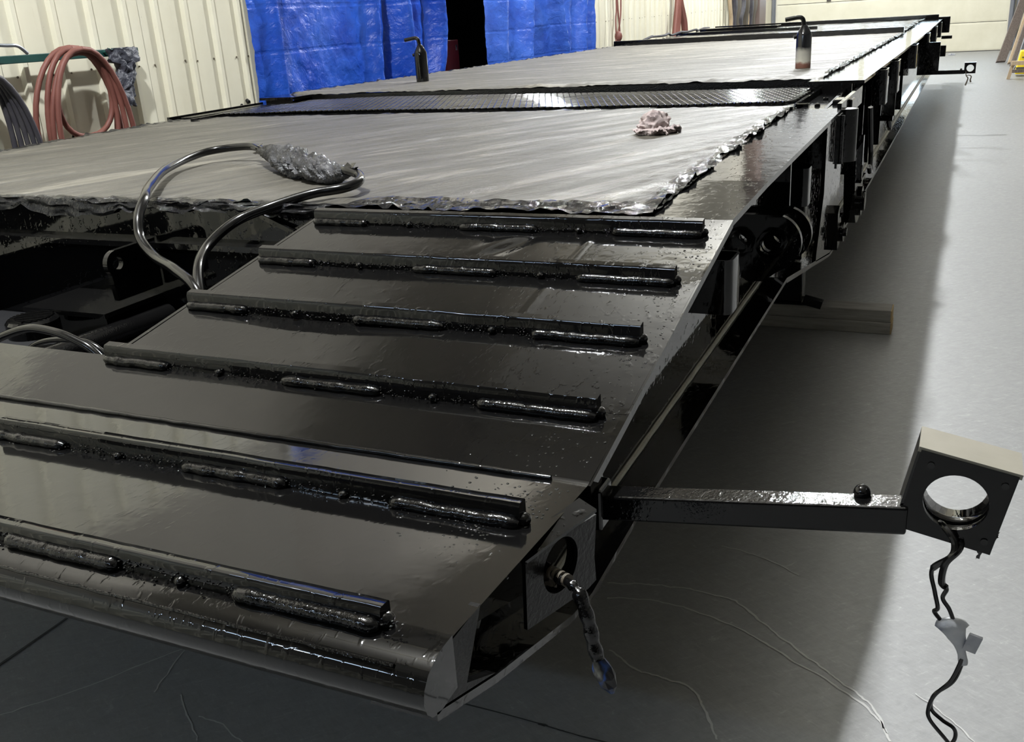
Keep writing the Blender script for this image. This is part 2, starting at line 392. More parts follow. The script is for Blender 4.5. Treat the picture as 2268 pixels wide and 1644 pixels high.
for zz in (1.085, .60, 1.75):
    for k in range(-20, 74):
        yy = OP0-4*PITCHW+k*PITCHW+.06
        if OP0-.02 < yy < OP1+.02 or yy > FY1-.5: continue
        mb.ball((.003, yy+.012*((k*7) % 3-1), zz+.004*((k*5) % 3)), .006, 1, 6, 4)
        if k % 2: mb.ball((.003, yy+.10, zz), .005, 1, 6, 4)
o = mb.build('screw_heads', 'screw'); o.parent = wl; stuff(o)
mb = MB()
for (yy, zz) in ((3.361, .786), (3.582, .779)): mb.tube([(.002, yy, zz), (.006, yy, zz)], .017, 14)
mb.tube([(.002, 4.939, .826), (.02, 4.935, .815)], .012, 10); mb.tube([(.002, 4.88, .803), (.008, 4.88, .80)], .010, 10)
o = mb.build('pipe_holes', 'dark'); o.parent = wl; stuff(o)
# dark bay behind the tarps
bay = struct(empty('wall_bay', (FX0, 0, 0)))
for a in ((-4.2, -4.1, 4, 12.5, 0, 3.6), (-4.2, -.16, 3.9, 4.0, 0, 3.6), (-4.2, -.16, 12.5, 12.6, 0, 3.6), (-4.2, -.16, 3.9, 12.6, 3.5, 3.6)):
    o = MB().box(*a).build('bay_panel', 'navy'); o.parent = bay
# other walls, ceiling
struct(MB().box(FX1, FX1+.1, FY0-.2, FY1+.2, 0, CZ).build('wall_right', 'farwall'))
struct(MB().box(FX0-.2, FX1+.1, FY0-.2, FY0-.1, 0, CZ).build('wall_front', 'frontwall'))
ce = struct(MB().box(FX0-.2, FX1+.1, FY0-.2, FY1+.2, CZ, CZ+.08).build('ceiling', 'ceil'))
for k in range(12):
    yy = FY0+1+k*2.4
    MB().box(FX0, FX1, yy, yy+.08, CZ-.2, CZ).build('purlin', 'rightwall', ce)
DX0, DX1, DZ = -3.42, .95, 2.72
wb = struct(empty('wall_back', (0, FY1, 0)))
for a in ((FX0-.2, DX0, 0, .12, 0, DZ), (DX1, FX1+.1, 0, .12, 0, DZ), (FX0-.2, FX1+.1, 0, .12, DZ, CZ)):
    o = MB().box(*a).build('wall_section', 'rightwall' if a[4] == 0 else 'farwall'); o.parent = wb
# sectional overhead door
dr = struct(empty('door_1', (0, FY1, 0)))
SEC = .537
for k in range(5):
    z0 = .012+k*SEC; z1 = z0+SEC-.010
    if k in (2, 4):
        za, zc = (z0+.10, z1-.05) if k == 2 else (z0+.03, z0+.20)
        o = MB().box(DX0, DX1, .0, .045, z0, za).box(DX0, DX1, 0, .045, zc, z1).build('door_panel', 'door'); o.parent = dr
        n = 5; wdt = (DX1-DX0)/n
        for j in range(n):
            xx = DX0+j*wdt
            p = MB().box(xx+.06, xx+wdt-.06, .018, .026, za, zc).build('pane', 'glow'); p.parent = o
            q = MB().box(xx, xx+.06, 0, .045, za, zc).box(xx+wdt-.06, xx+wdt, 0, .045, za, zc).build('stile', 'door'); q.parent = o
    else:
        o = MB().poly_prism([(.0, z0), (.045, z0), (.045, z1), (.0, z1), (-.004, z1-.03), (-.004, z0+.03)], 'x', DX0, DX1).build('door_panel', 'door'); o.parent = dr
o = MB().box(DX0, DX1, -.01, .04, 0, .014).build('bottom_seal', 'seal'); o.parent = dr
for xa, xb in ((DX0-.10, DX0-.02), (DX1+.02, DX1+.10)):
    o = MB().box(xa, xb, -.09, -.02, 0, DZ).box(xa+.02, xb-.02, -.14, -.09, 0, DZ).build('track', 'track'); o.parent = dr
o = MB().tube([(DX1+.16, -.12, .0), (DX1+.16, -.12, 2.6)], .035, 10).build('spring_post', 'track', None, True); o.parent = dr
MB().box(-2.42, -2.34, -.03, 0, 1.10, 1.22).build('door_handle', 'seal').parent = dr

# ================================================================== LAMPS
def lamp(x, y, wts, label):
    LZ = LAMP_Z if y > 0 else 3.0; e = empty('high_bay_light', (x, y, LZ+.02)); tag(e, label, 'lamp', 'ceiling lamps along the trailer')
    U = bpy.data.lights.new('added_uplight', 'SPOT'); U.spot_size = math.radians(165); U.spot_blend = .6; U.shadow_soft_size = .3; U.energy = .52*wts if y > 0 else 0; U.color = LAMP_COL  # unseen upward spot, added to brighten the ceiling and fill shadows
    uo = bpy.data.objects.new('added_uplight', U); COL.objects.link(uo); uo.parent = e; uo.location = (0, 0, .16); uo.rotation_euler = (PI, 0, 0)
    for nm, m, a in (('housing', 'housing', (-.19, .19, -.63, .63, .03, .11)), ('lens', 'lens' if y > 0 else 'lensfront', (-.16 if y > 0 else -.04, .16 if y > 0 else .04, -.6, .6, .012, .03))):
        o = MB().box(*a).build(nm, m); o.parent = e
    for yy in (-.4, .4):
        o = MB().tube([(0, yy, .11), (0, yy, CZ-LZ-.02)], .006, 6).build('hanger', 'track'); o.parent = e
    L = bpy.data.lights.new('lamp_light', 'SPOT'); L.spot_size = math.radians(172); L.spot_blend = .25; L.shadow_soft_size = .10; L.energy = wts; L.color = LAMP_COL
    if y < 0: e.rotation_euler = (0, 0, PI/2)
    lo = bpy.data.objects.new('lamp_light', L); COL.objects.link(lo); lo.parent = e; lo.location = (0, 0, 0)
for i, (x, y, wts) in enumerate(LAMPS):
    lamp(x, y, wts, ['long white ceiling lamp above the trailer ramp', 'long white ceiling lamp above the middle of the trailer', 'long white ceiling lamp above the rear of the trailer', 'long white ceiling lamp nearest the big door', 'long cool white ceiling lamp in front of the ramp nose, left of the pair', 'long cool white ceiling lamp in front of the ramp nose, right of the pair'][i])

# ================================================================== TRAILER
XL, XC = -3.05, -1.525
tr = tag(empty('lowboy_trailer', (XC, 0, 0)), 'long black freshly painted lowboy trailer with sloped cleated front ramp', 'trailer')
def T(mb, name, m='paint', **k): return mb.build(name, m, tr, **k)
def mirror(o):
    """copy of a part mirrored to the other side of the trailer"""
    me = o.data.copy()
    for v in me.vertices: v.co.x = 2*XC-v.co.x
    me.flip_normals(); c = bpy.data.objects.new(o.name, me); COL.objects.link(c); c.parent = tr; c.matrix_parent_inverse = o.matrix_parent_inverse.copy()
    for md in o.modifiers:
        b = c.modifiers.new(md.name, md.type)
        if md.type == 'BEVEL': b.width = md.width; b.segments = md.segments; b.limit_method = md.limit_method
    return c
KR = (.831-.675)/(1.806-1.05)
def rz(y): return .831+(y-1.806)*KR
# upper ramp plate, slightly dented
def dent(x, y):
    ux, uy = (x+.40)*.8-(y-1.645)*.6, (x+.40)*.6+(y-1.645)*.8
    d = -.0030*math.exp(-((ux/.020)**2+(uy/.055)**2))+.0016*math.exp(-(((ux+.035)/.022)**2+(uy/.06)**2))
    d += -.0045*math.exp(-((x+.66)/.16)**2-((y-1.30)/.20)**2)+.0010*fb(x*2.2, y*2.2, 5, 2)
    d += .0018*math.exp(-((x+.255-.04*(y-1.5))/.003)**2)*(1 if 1.38 < y < 1.72 else 0)
    return d
mb = MB(); NX, NY = 120, 64
def fr(u, v):
    y = 1.155+(1.806-1.155)*v; xl = -.956+.039*v; x = xl+(0-xl)*u; return (x, y, rz(y)+dent(x, y))
mb.grid(NX, NY, fr)
mb.poly_prism([(1.155, rz(1.155)-.012), (1.806, rz(1.806)-.012), (1.806, rz(1.806)-.0125), (1.155, rz(1.155)-.0125)], 'x', -.93, 0)
rp = T(mb, 'ramp_plate', 'deckpaint', smooth=True, angle=60)
# plate edge (outer and inner lips)
rl = T(MB().poly_prism([(1.0, rz(1.0)+.0), (1.806, rz(1.806)), (1.806, rz(1.806)-.014), (1.0, rz(1.0)-.014)], 'x', -.006, .0035), 'ramp_edge', 'paint')
ri = T(MB().obox((-.9365, 1.48, rz(1.48)-.006), (.004, 0, 0), (.0195, .3255, .3255*KR), (0, 0, .0065)), 'ramp_inner_edge', 'paint')
for o in (rp, rl, ri): mirror(o)
# nose plate, full width with crease at y=1.0
PR = [(1.155, rz(1.155)), (1.08, rz(1.08)), (1.0, .6655), (.90, .671), (.75, .680), (.625, .6875)]
def fn(u, v):
    k = v*(len(PR)-1); i = min(int(k), len(PR)-2); f = k-i
    y = PR[i][0]*(1-f)+PR[i+1][0]*f; z = PR[i][1]*(1-f)+PR[i+1][1]*f; x = XL+(0-XL)*u
    return (x, y, z+.0012*fb(x*2, y*2, 9, 2))
T(MB().grid(150, 40, fn), 'nose_plate', 'nosepaint', smooth=True, angle=60)
# crease weld
pts = [(XL+.02+i*.02, 1.0+.002*fb(i*.8, 1), .668+.001*fb(i*.5, 4)) for i in range(int(3.0/.02))]
T(MB().tube(pts, .0040, 10), 'crease_weld', 'paint', smooth=True)
# rounded nose bar
NB = [(.640, .689), (.622, .6885), (.606, .686), (.592, .679), (.583, .668), (.580, .655), (.584, .642), (.592, .633), (.604, .628), (.640, .630)]
T(MB().poly_prism(NB, 'x', XL, 0), 'nose_bar', 'paint', smooth=True, angle=50)
for zz, yy in ((.680, .592),):
    pts = [(XL+.03+i*.015, yy+.0012*fb(i*.7, zz*9), zz+.0012*fb(i*.6, 3)) for i in range(200)]
    T(MB().tube(pts, .002, 6), 'nose_weld', 'weld', smooth=True)

# cleats with weld stitches
def cleat(y0, z0, xa, xb, slope, h=.029, d=.018, seed=1):
    n = 60; mb = MB(); sec = [(-d/2, -.003), (-d/2, h*.82), (-d/2+.003, h), (d/2-.002, h), (d/2, h-.002), (d/2, -.003)]
    rings = []
    for i in range(n+1):
        x = xa+(xb-xa)*i/n; j = .0016*fb(x*5, seed, 2, 3); k = .0008*fb(x*14, seed, 7, 2)
        rings.append([mb.bm.verts.new((x, y0+p+j, z0+p*slope+q+k)) for p, q in sec])
    for i in range(n):
        for a in range(len(sec)-1): mb.bm.faces.new((rings[i][a], rings[i][a+1], rings[i+1][a+1], rings[i+1][a]))
    mb.bm.faces.new(rings[0]); mb.bm.faces.new(rings[-1][::-1])
    c = T(mb, 'cleat', 'paint', smooth=True, angle=50)
    L = xb-xa; out = [c]
    st = [(0, .16), (.42, .62), (.80, 1.0)]
    for q, (a, b) in enumerate(st):
        a += .02*fb(seed*3, q); b += .03*fb(seed*5, q+4); a = max(a, 0); b = min(b, 1.0)
        m_ = 26; pts = []; rr = []
        for i in range(m_+1):
            x = xa+L*(a+(b-a)*i/m_); pts.append((x, y0-d/2-.003+.0012*fb(x*20, seed), z0-d/2*slope+.005+.0012*fb(x*26, seed, 5)))
            e = min(1, min(i, m_-i)/2+.45); rr.append((.0085+.0016*fb(x*40, seed, 2))*e)
        o = MB().tube(pts, rr, 8).build('weld_bead', 'weld', c, True, angle=60); o.matrix_parent_inverse = Matrix(); out.append(o)
    for q, fx in enumerate((.28, .72)):
        x = xa+L*(fx+.04*fb(seed, q*3)); o = MB().ball((x, y0-d/2-.002, z0+.004), .007, .8, 8, 6).build('weld_tack', 'weld', c, True); o.matrix_parent_inverse = Matrix(); out.append(o)
    o = MB().ball((xb, y0, z0+.006), .010, .8, 8, 6).build('end_weld', 'weld', c, True); o.matrix_parent_inverse = Matrix(); out.append(o)
    m_ = mirror(c)
    for k in out[1:]:
        me = k.data.copy()
        for v in me.vertices: v.co.x = 2*XC-v.co.x
        me.flip_normals(); kk = bpy.data.objects.new(k.name, me); COL.objects.link(kk); kk.parent = m_
CL = [(1.735, -.904), (1.543, -.912), (1.346, -.934), (1.146, -.951)]
for i, (yy, xa) in enumerate(CL): cleat(yy, rz(yy), xa, -.036, KR, seed=i+1)
cleat(.876, .6725, -.889, -.033, -.05, seed=7); cleat(.634, .6885, -.93, -.068, -.02, h=.022, seed=9)
# weld spatter
mb = MB(); rs = random.Random(3)
for k in range(760):
    if k < 420:
        y = rs.uniform(.70, 1.80); x = -abs(rs.gauss(.0, .045))-.006
        if y < 1.0: x -= (1.0-y)*.12
    elif k < 640: y = rs.gauss(.86, .11); x = -.06-abs(rs.gauss(0, .05))
    else:
        cy = rs.choice([1.735, 1.543, 1.346, 1.146, .876]); y = cy-.016-abs(rs.gauss(0, .006)); x = rs.uniform(-.9, -.04)
    if y < .64 or y > 1.8: continue
    z = rz(y) if y > 1.0 else .6655+(1.0-y)*.0575
    mb.ball((x, y, z), rs.uniform(.0008, .0023), .38, 8, 6)
stuff(T(mb, 'weld_spatter', 'spatter', smooth=True, angle=80))
mb = MB()
for (cy, x0_, cz, n_) in ((1.735, -.9, None, 330), (1.543, -.905, None, 340), (1.346, -.93, None, 340), (1.146, -.945, None, 330), (.876, -.885, .6725, 300), (.634, -.9, .6885, 340)):
    for k in range(n_):
        x = x0_+(-.04-x0_)*rs.random()**.8; f = rs.random()
        base = cz if cz is not None else rz(cy-.012)
        y = cy-.009-.013*f*rs.random(); z = base+.001+(1-f)*.012
        mb.ball((x, y, z), rs.uniform(.0008, .0019), .6, 8, 4)
stuff(T(mb, 'cleat_speckle', 'spatter', smooth=True, angle=80))

# side web, flanges
BF = [(.60, .632), (.719, .586), (.93, .520), (1.0, .508), (1.193, .518), (2.498, .533), (3.417, .380), (13.9, .338)]
def bz(y):
    for (a, za), (b, zb) in zip(BF, BF[1:]):
        if a <= y <= b: return za+(zb-za)*(y-a)/(b-a)
    return BF[-1][1]
o = T(MB().strip(BF[:6], -.072, 0, .010), 'bottom_flange', 'paint'); mirror(o)
o = T(MB().strip(BF[5:], -.072, .0, .014), 'bottom_flange', 'paint'); mirror(o)
TP = [(.66, .675), (1.0, .652), (1.806, .815), (3.5, .838), (4.3, .86), (13.9, .82)]
web = [(y, z) for y, z in TP]+[(y, z-.002) for y, z in BF[::-1]]
o = T(MB().poly_prism(web, 'x', -.075, -.064), 'side_web', 'paint'); mirror(o)
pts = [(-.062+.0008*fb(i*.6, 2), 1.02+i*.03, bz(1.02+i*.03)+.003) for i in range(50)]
o = T(MB().tube(pts, [.0055+.0008*fb(i*.9, 8) for i in range(50)], 8), 'web_weld', 'weldsheen', smooth=True); o['label'] = 'weld seam with its pale sheen painted on'
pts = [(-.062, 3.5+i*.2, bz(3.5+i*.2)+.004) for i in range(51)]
o = T(MB().tube(pts, .008, 8), 'web_weld', 'weldsheen', smooth=True); o['label'] = 'weld seam with its pale sheen painted on'
# nose end gusset below the top plate
o = T(MB().poly_prism([(.60, .682), (.70, .684), (.66, .62), (.72, .588), (.60, .634), (.585, .655)], 'x', -.012, -.001), 'nose_gusset', 'dull'); mirror(o)
o = T(MB().obox((-.03, .80, .60), (.006, .02, .0), (0, .085, -.028), (.003, 0, .010)), 'nose_brace', 'paint')
# folded edge scraps where the arm comes out
o = T(MB().poly_prism([(1.02, .665), (1.075, .672), (1.10, .60), (1.085, .595)], 'x', -.02, -.012), 'arm_gusset', 'paint'); mirror(o)
T(MB().box(-.062, .004, 1.035, 1.078, .580, .640), 'arm_socket', 'paint', bevel=.004)
# marker light plate with hole beside the nose
ex = Vector((.045, .18, 0)).normalized(); ey = Vector((0, 0, 1))
ctr = Vector((.0055, .884, .621))
def loc2(p): d = Vector(p)-ctr; return (d.dot(ex), d.z)
outl = [loc2(p) for p in ((-.010, .822, .661), (.024, .957, .652), (.022, .950, .597), (.023, .952, .563), (.019, .935, .560), (-.011, .818, .572))]
lp = T(MB().plate_hole(outl[::-1], ctr, .034, .005, ex, ey), 'light_plate', 'dull')
lp2 = MB().tube([ctr-Vector((.016, -.004, 0)), ctr-Vector((.003, 0, 0))], .036, 24, cap=False).build('light_cup', 'paint', lp, True); lp2.matrix_parent_inverse = Matrix()
T(MB().obox((.0, .885, .665), ex*.07, Vector((-.012, .003, .004)), Vector((0, 0, .002))), 'light_plate_lip', 'paint')

# sill (deck edge) plates
SN = [(1.806, .831), (2.172, .842), (2.9, .848), (3.54, .853)]
SF = [(4.262, .889), (6.283, .872), (9.238, .852), (14.62, .837)]
o = T(MB().strip(SN, -.22, .002, .013), 'sill_plate', 'sillpaint'); mirror(o)
o = T(MB().strip(SF, -.22, .002, .013), 'sill_plate', 'sillpaint'); mirror(o)
o = T(MB().box(-.17, -.010, 3.54, 4.262, .832, .842), 'sill_recess_plate', 'deckpaint'); mirror(o)
o = T(MB().box(-.178, -.165, 3.54, 4.262, .832, .862), 'recess_rail', 'paint'); mirror(o)
o = T(MB().box(-.018, -.004, 3.56, 4.262, .80, .868), 'recess_rail', 'paint'); mirror(o)
for yy in (3.75, 3.98):
    o = T(MB().lathe([(.010, 0), (.010, .006), (.006, .009)], (-.11, yy, .842), 8), 'bolt_head', 'paint')
# web of second section hidden face below recess
o = T(MB().box(-.21, -.045, 4.255, 4.268, .80, .876), 'sill_end_plate', 'paint'); mirror(o)

# pockets
def pocket(y0, y1, x0, x1, z0, z1, round_=.016, th=.006):
    r = round_; out = []
    def arc(cx, cy, a0, a1, rr): return [(cx+rr*math.cos(a0+(a1-a0)*k/5), cy+rr*math.sin(a0+(a1-a0)*k/5)) for k in range(6)]
    outer = [(x0, y0)]+arc(x1-r, y0+r, -PI/2, 0, r)+arc(x1-r, y1-r, 0, PI/2, r)+[(x0, y1)]
    inner = [(x0, y1-th)]+arc(x1-r, y1-r, PI/2, 0, r-th)+arc(x1-r, y0+r, 0, -PI/2, r-th)+[(x0, y0+th)]
    return T(MB().poly_prism(outer+inner, 'z', z0, z1), 'stake_pocket', 'paint', smooth=True, angle=35)
PK = [(1.865, 1.955, -.064, -.010, .622, .735), (2.875, 2.965, -.064, -.010, .645, .755),
      (5.05, 5.2, -.064, .03, .71, .872), (5.85, 6.05, -.064, .03, .69, .860), (7.7, 7.95, -.064, .03, .69, .850),
      (9.75, 9.98, -.064, .03, .68, .845), (11.6, 11.85, -.064, .03, .68, .838), (13.2, 13.45, -.064, .03, .66, .83)]
for p in PK: mirror(pocket(*p))
# heavy round stake socket and its backing plate
o = T(MB().tube([(.006, 3.62, .845), (.006, 3.62, .665)], .040, 22), 'stake_socket', 'paint', smooth=True, angle=35); mirror(o)
T(MB().tube([(.006, 3.62, .8451), (.006, 3.62, .80)], .033, 22), 'socket_bore', 'dark')
o = T(MB().box(-.064, .004, 3.44, 3.58, .665, .84), 'socket_back_plate', 'paint'); mirror(o)
pts = [(.006, 3.50, .835-.0125*i) for i in range(14)]
T(MB().tube(pts, [.010+.002*fb(i*1.7, 2) for i in range(14)], 8), 'socket_weld', 'weld', smooth=True)
o = T(MB().box(-.064, .006, 3.80, 3.90, .655, .858), 'stake_pocket_block', 'paint', bevel=.006); mirror(o)
# outer pin plate (front edge at y = 3.17)
pp = [(3.175, .835), (3.60, .84), (3.60, .41), (3.48, .375), (3.40, .378), (3.055, .437), (3.06, .46), (3.172, .628)]
o = T(MB().poly_prism(pp, 'x', -.012, .0), 'pin_plate', 'paint'); mirror(o)
def disc(y, z, r, x0, x1, name, m='paint', seg=22): return T(MB().tube([(x0, y, z), (x1, y, z)], r, seg), name, m, smooth=True, angle=35)
disc(3.50, .435, .052, 0, .018, 'pin_boss'); disc(3.50, .435, .034, .018, .034, 'pivot_pin'); disc(3.50, .435, .016, .034, .044, 'pin_bolt', seg=6)
T(MB().poly_prism([(3.40, .52), (3.44, .54), (3.46, .40), (3.43, .385)], 'x', 0, .022), 'keeper_bar', 'paint')
p2 = [(3.88, .66), (4.22, .66), (4.25, .44), (4.20, .365), (4.12, .340), (4.04, .352), (3.96, .42)]
o = T(MB().poly_prism(p2, 'x', -.02, .022), 'hanger_plate', 'paint'); mirror(o)
disc(4.13, .425, .060, .022, .034, 'hanger_washer'); disc(4.13, .425, .040, .034, .046, 'hanger_pin')
# ratchet / hook brackets
T(MB().box(-.02, .035, 4.02, 4.05, .52, .70).box(-.02, .035, 4.02, 4.20, .515, .527), 'hook_bracket', 'paint')
T(MB().tube(smooth_path([(.03, 4.28, .78), (.035, 4.32, .66), (.04, 4.33, .57), (.045, 4.27, .52), (.045, 4.22, .55)], 5), .010, 8), 'tie_hook', 'paint', smooth=True)
for yy in (4.55, 4.9, 5.5, 6.6, 7.2):
    T(MB().box(-.064, -.02, yy, yy+.012, .46, .84), 'web_stiffener', 'paint')
T(MB().box(-.03, .05, 5.35, 5.42, .60, .62).tube(smooth_path([(.03, 5.38, .60), (.035, 5.40, .56), (.03, 5.46, .55)], 4), .012, 8), 'tie_hook', 'paint')
# lug plates with pin hole
def lug(y, dx, dz, th):
    out = [(-.10, -.10), (-.02, -.10)]+[(.0+.072*math.cos(a), .0+.072*math.sin(a)) for a in [(-70+k*10)*PI/180 for k in range(16)]]+[(-.10, .07)]
    return T(MB().plate_hole(out, (-.024+dx, y, .650+dz), .024, th, (1, 0, 0), (0, 0, 1)), 'lug_plate', 'paint', smooth=True, angle=35)
lug(2.40, 0, 0, .02); lug(2.53, 0.006, -.006, .02)
o = MB().tube([(-.024, 2.365, .650), (-.024, 2.395, .650)], .035, 24, cap=False).tube([(-.024, 2.365, .650), (-.024, 2.395, .650)], .026, 24, cap=False).build('lug_collar', 'paint', None, True); o.parent = tr; o.matrix_parent_inverse = Matrix.Translation(-tr.location)
T(MB().box(-.064, -.02, 2.62, 2.632, .53, .83), 'web_stiffener', 'paint'); T(MB().box(-.064, -.04, 3.02, 3.03, .45, .83), 'web_stiffener', 'paint')
T(MB().box(-.05, -.02, 3.02, 3.06, .50, .53), 'stop_block', 'paint')

# deck bodies
T(MB().box(XL+.05, -.21, 1.81, 3.80, .75, .826), 'front_deck', 'paint')
T(MB().box(XL+.05, -.21, 4.43, 14.5, .70, .846), 'main_deck', 'paint')
T(MB().box(XL+.10, -.166, 4.425, 4.47, .80, .884), 'step_beam', 'rough')
# slot between the ramp halves
T(MB().box(-3.0, -.92, 1.800, 1.812, .50, .828), 'slot_rear_face', 'paint')
T(MB().box(-2.13, -.92, 1.765, 1.81, .728, .742), 'slot_ledge', 'paint')
T(MB().box(-2.13, -.92, 1.02, 1.81, .50, .51), 'slot_dark_plate', 'dark')  # bottom plate added to keep the slot dark
T(MB().box(-.945, -.93, 1.10, 1.80, .50, .660), 'slot_side', 'paint'); T(MB().box(-2.12, -2.105, 1.10, 1.80, .50, .660), 'slot_side', 'paint')
bx = T(MB().box(-1.75, -1.467, 1.60, 1.80, .590, .602).box(-1.73, -1.487, 1.62, 1.80, .51, .59), 'valve_box', 'deckpaint')
T(MB().tube([(-1.47, 1.41, .55), (-1.44, 1.78, .55)], .028, 14), 'cross_tube', 'rough', smooth=True)
T(MB().box(-1.50, -1.40, 1.30, 1.78, .510, .530), 'slot_rail', 'paint')
out = [(.125, .03), (.125, -.085), (-.02, -.085)]+[(-.03+.034*math.cos(a), .0+.034*math.sin(a)) for a in [(-110-k*14)*PI/180 for k in range(13)]][::1]
out = [(.13, .035), (-.02, .032)]+[(-.002+.032*math.cos(a), .032*math.sin(a)) for a in [(100+k*12)*PI/180 for k in range(11)]]+[(-.02, -.09), (.13, -.09)]
T(MB().plate_hole(out, (-1.46, 1.66, .715), .016, .014, (0, 1, 0), (0, 0, 1)), 'pad_eye', 'paint', smooth=True, angle=35)
h = T(MB().lathe([(.062, 0), (.062, .035), (.056, .042)], (-1.64, 1.535, .56), 26), 'round_cap', 'paint', smooth=True, angle=35)
mb = MB()
for k in range(9):
    a = -.045+k*.0112; L = math.sqrt(max(.0, .05**2-a*a)); mb.box(-1.64-L, -1.64+L, 1.535+a-.003, 1.535+a+.003, .6015, .6055)
o = mb.build('cap_ridge', 'rough', h); o.matrix_parent_inverse = Matrix()
T(MB().box(-1.58, -1.50, 1.36, 1.375, .53, .56), 'slot_bracket', 'paint')
T(MB().obox((-1.06, 1.79, .795), (.05, -.004, -.018), (0, .004, 0), (0, 0, .006)).obox((-.98, 1.79, .795), (.04, -.004, .018), (0, .004, 0), (0, 0, .006)), 'pipe_clip', 'paint')

# expanded metal strip
mb = MB(); gx0, gx1, gy0, gy1 = -2.93, -.18, 3.76, 4.44; cw, rh, sw = .030, .072, .0048
def bar(p, q, wv=sw):
    d = (q-p); n_ = Vector((-d.y, d.x, 0)).normalized(); rows = []
    for c in (p, q): rows.append([mb.bm.verts.new(c+n_*wv*math.cos(a)*1.15+Vector((0, 0, wv*1.3*math.sin(a)))) for a in (0, PI*.25, PI*.5, PI*.75, PI)])
    for k in range(4): mb.bm.faces.new((rows[0][k], rows[0][k+1], rows[1][k+1], rows[1][k]))
ny = int((gy1-gy0)/(rh/2)); nx = int((gx1-gx0)/cw)
for j in range(ny):
    y0_ = gy0+j*rh/2; y1_ = y0_+rh/2
    for i in range(nx):
        x_ = gx0+i*cw; s0 = 0 if j % 2 == 0 else cw/2; s1 = cw/2-s0
        sag = .004*math.sin(x_*2.1)+.003*fb(x_*1.5, y0_*1.5)
        bar(Vector((x_+s0, y0_, .856+sag)), Vector((x_+s1, y1_, .856+sag)))
        if j % 2 == 0: bar(Vector((x_+s0+cw*.0, y0_, .856+sag)), Vector((x_-s1, y1_, .856+sag)))
        else: bar(Vector((x_+s0, y0_, .856+sag)), Vector((x_+s0+cw/2, y1_, .856+sag)))
stuff(T(mb, 'expanded_metal', 'grate', smooth=True, angle=80))
T(MB().box(gx0-.06, gx1+.06, 3.62, 4.46, .70, .765), 'grating_tray', 'dark')
T(MB().box(gx0-.05, gx1+.04, 3.74, 3.77, .80, .851), 'grating_bar', 'paint')
o = T(MB().box(gx0-.07, gx0, 3.60, 4.46, .78, .862), 'grating_bar', 'rough')
# far cross beams and rear end
T(MB().box(-3.0, -.20, 9.98, 10.06, .846, .905), 'cross_beam', 'paint', bevel=.004)
T(MB().box(-3.0, -1.3, 12.4, 12.46, .846, .885), 'cross_beam', 'paint', bevel=.004)
T(MB().box(-3.0, -.05, 14.5, 14.62, .62, .895), 'rear_beam', 'paint', bevel=.005)
T(MB().box(-2.9, -1.9, 13.2, 13.5, .846, .90), 'rear_box', 'paint', bevel=.006)
T(MB().box(-.03, .14, 9.28, 9.30, .525, .79), 'outrigger_plate', 'paint')
T(MB().box(-.06, .09, 14.55, 14.75, .66, .86).box(.0, .13, 14.6, 14.7, .58, .62), 'rear_bracket', 'paint', bevel=.005)
T(MB().box(-.06, .07, 14.55, 14.8, .36, .50), 'rear_lamp_box', 'paint', bevel=.005)
T(MB().box(-2.7, -.35, 12.9, 13.1, .30, .60), 'rear_axle_beam', 'paint')
# cross members below the deck
for yy in (2.3, 3.2, 5.5, 7.5, 9.5, 11.5): T(MB().box(XL+.075, -.075, yy, yy+.10, .55, .75), 'cross_member', 'dark')
# support foot under the front
lg = tag(empty('support_leg', (-.18, 3.75, .094)), 'black square steel support leg standing on the timber blocks', 'support leg')
for nm, a in (('leg_tube', (-.225, -.128, 3.71, 3.79, .106, .70)), ('foot_plate', (-.26, -.10, 3.702, 3.798, .0945, .106))):
    MB().box(*a).build(nm, 'paint', lg, bevel=.004)
MB().obox((-.085, 3.70, .112), (.035, .0, -.008), (0, .02, 0), (.004, 0, .014)).build('foot_scrap', 'rough', lg)
def timber(x0, x1, y0, y1, z0, z1, label):
    e = tag(empty('timber_block', ((x0+x1)/2, (y0+y1)/2, z0)), label, 'timber', 'timber blocks under the support leg')
    MB().box(x0, x1-.004, y0, y1, z0, z1).build('board', 'wood', e, bevel=.003)
    MB().box(x1-.004, x1, y0+.002, y1-.002, z0+.002, z1-.002).build('end_grain', 'woodend', e)
timber(-.62, .205, 3.70, 3.80, 0, .047, 'lower grey board of the two stacked under the support leg')
timber(-.60, .203, 3.702, 3.80, .0475, .094, 'upper grey board of the two stacked under the support leg')

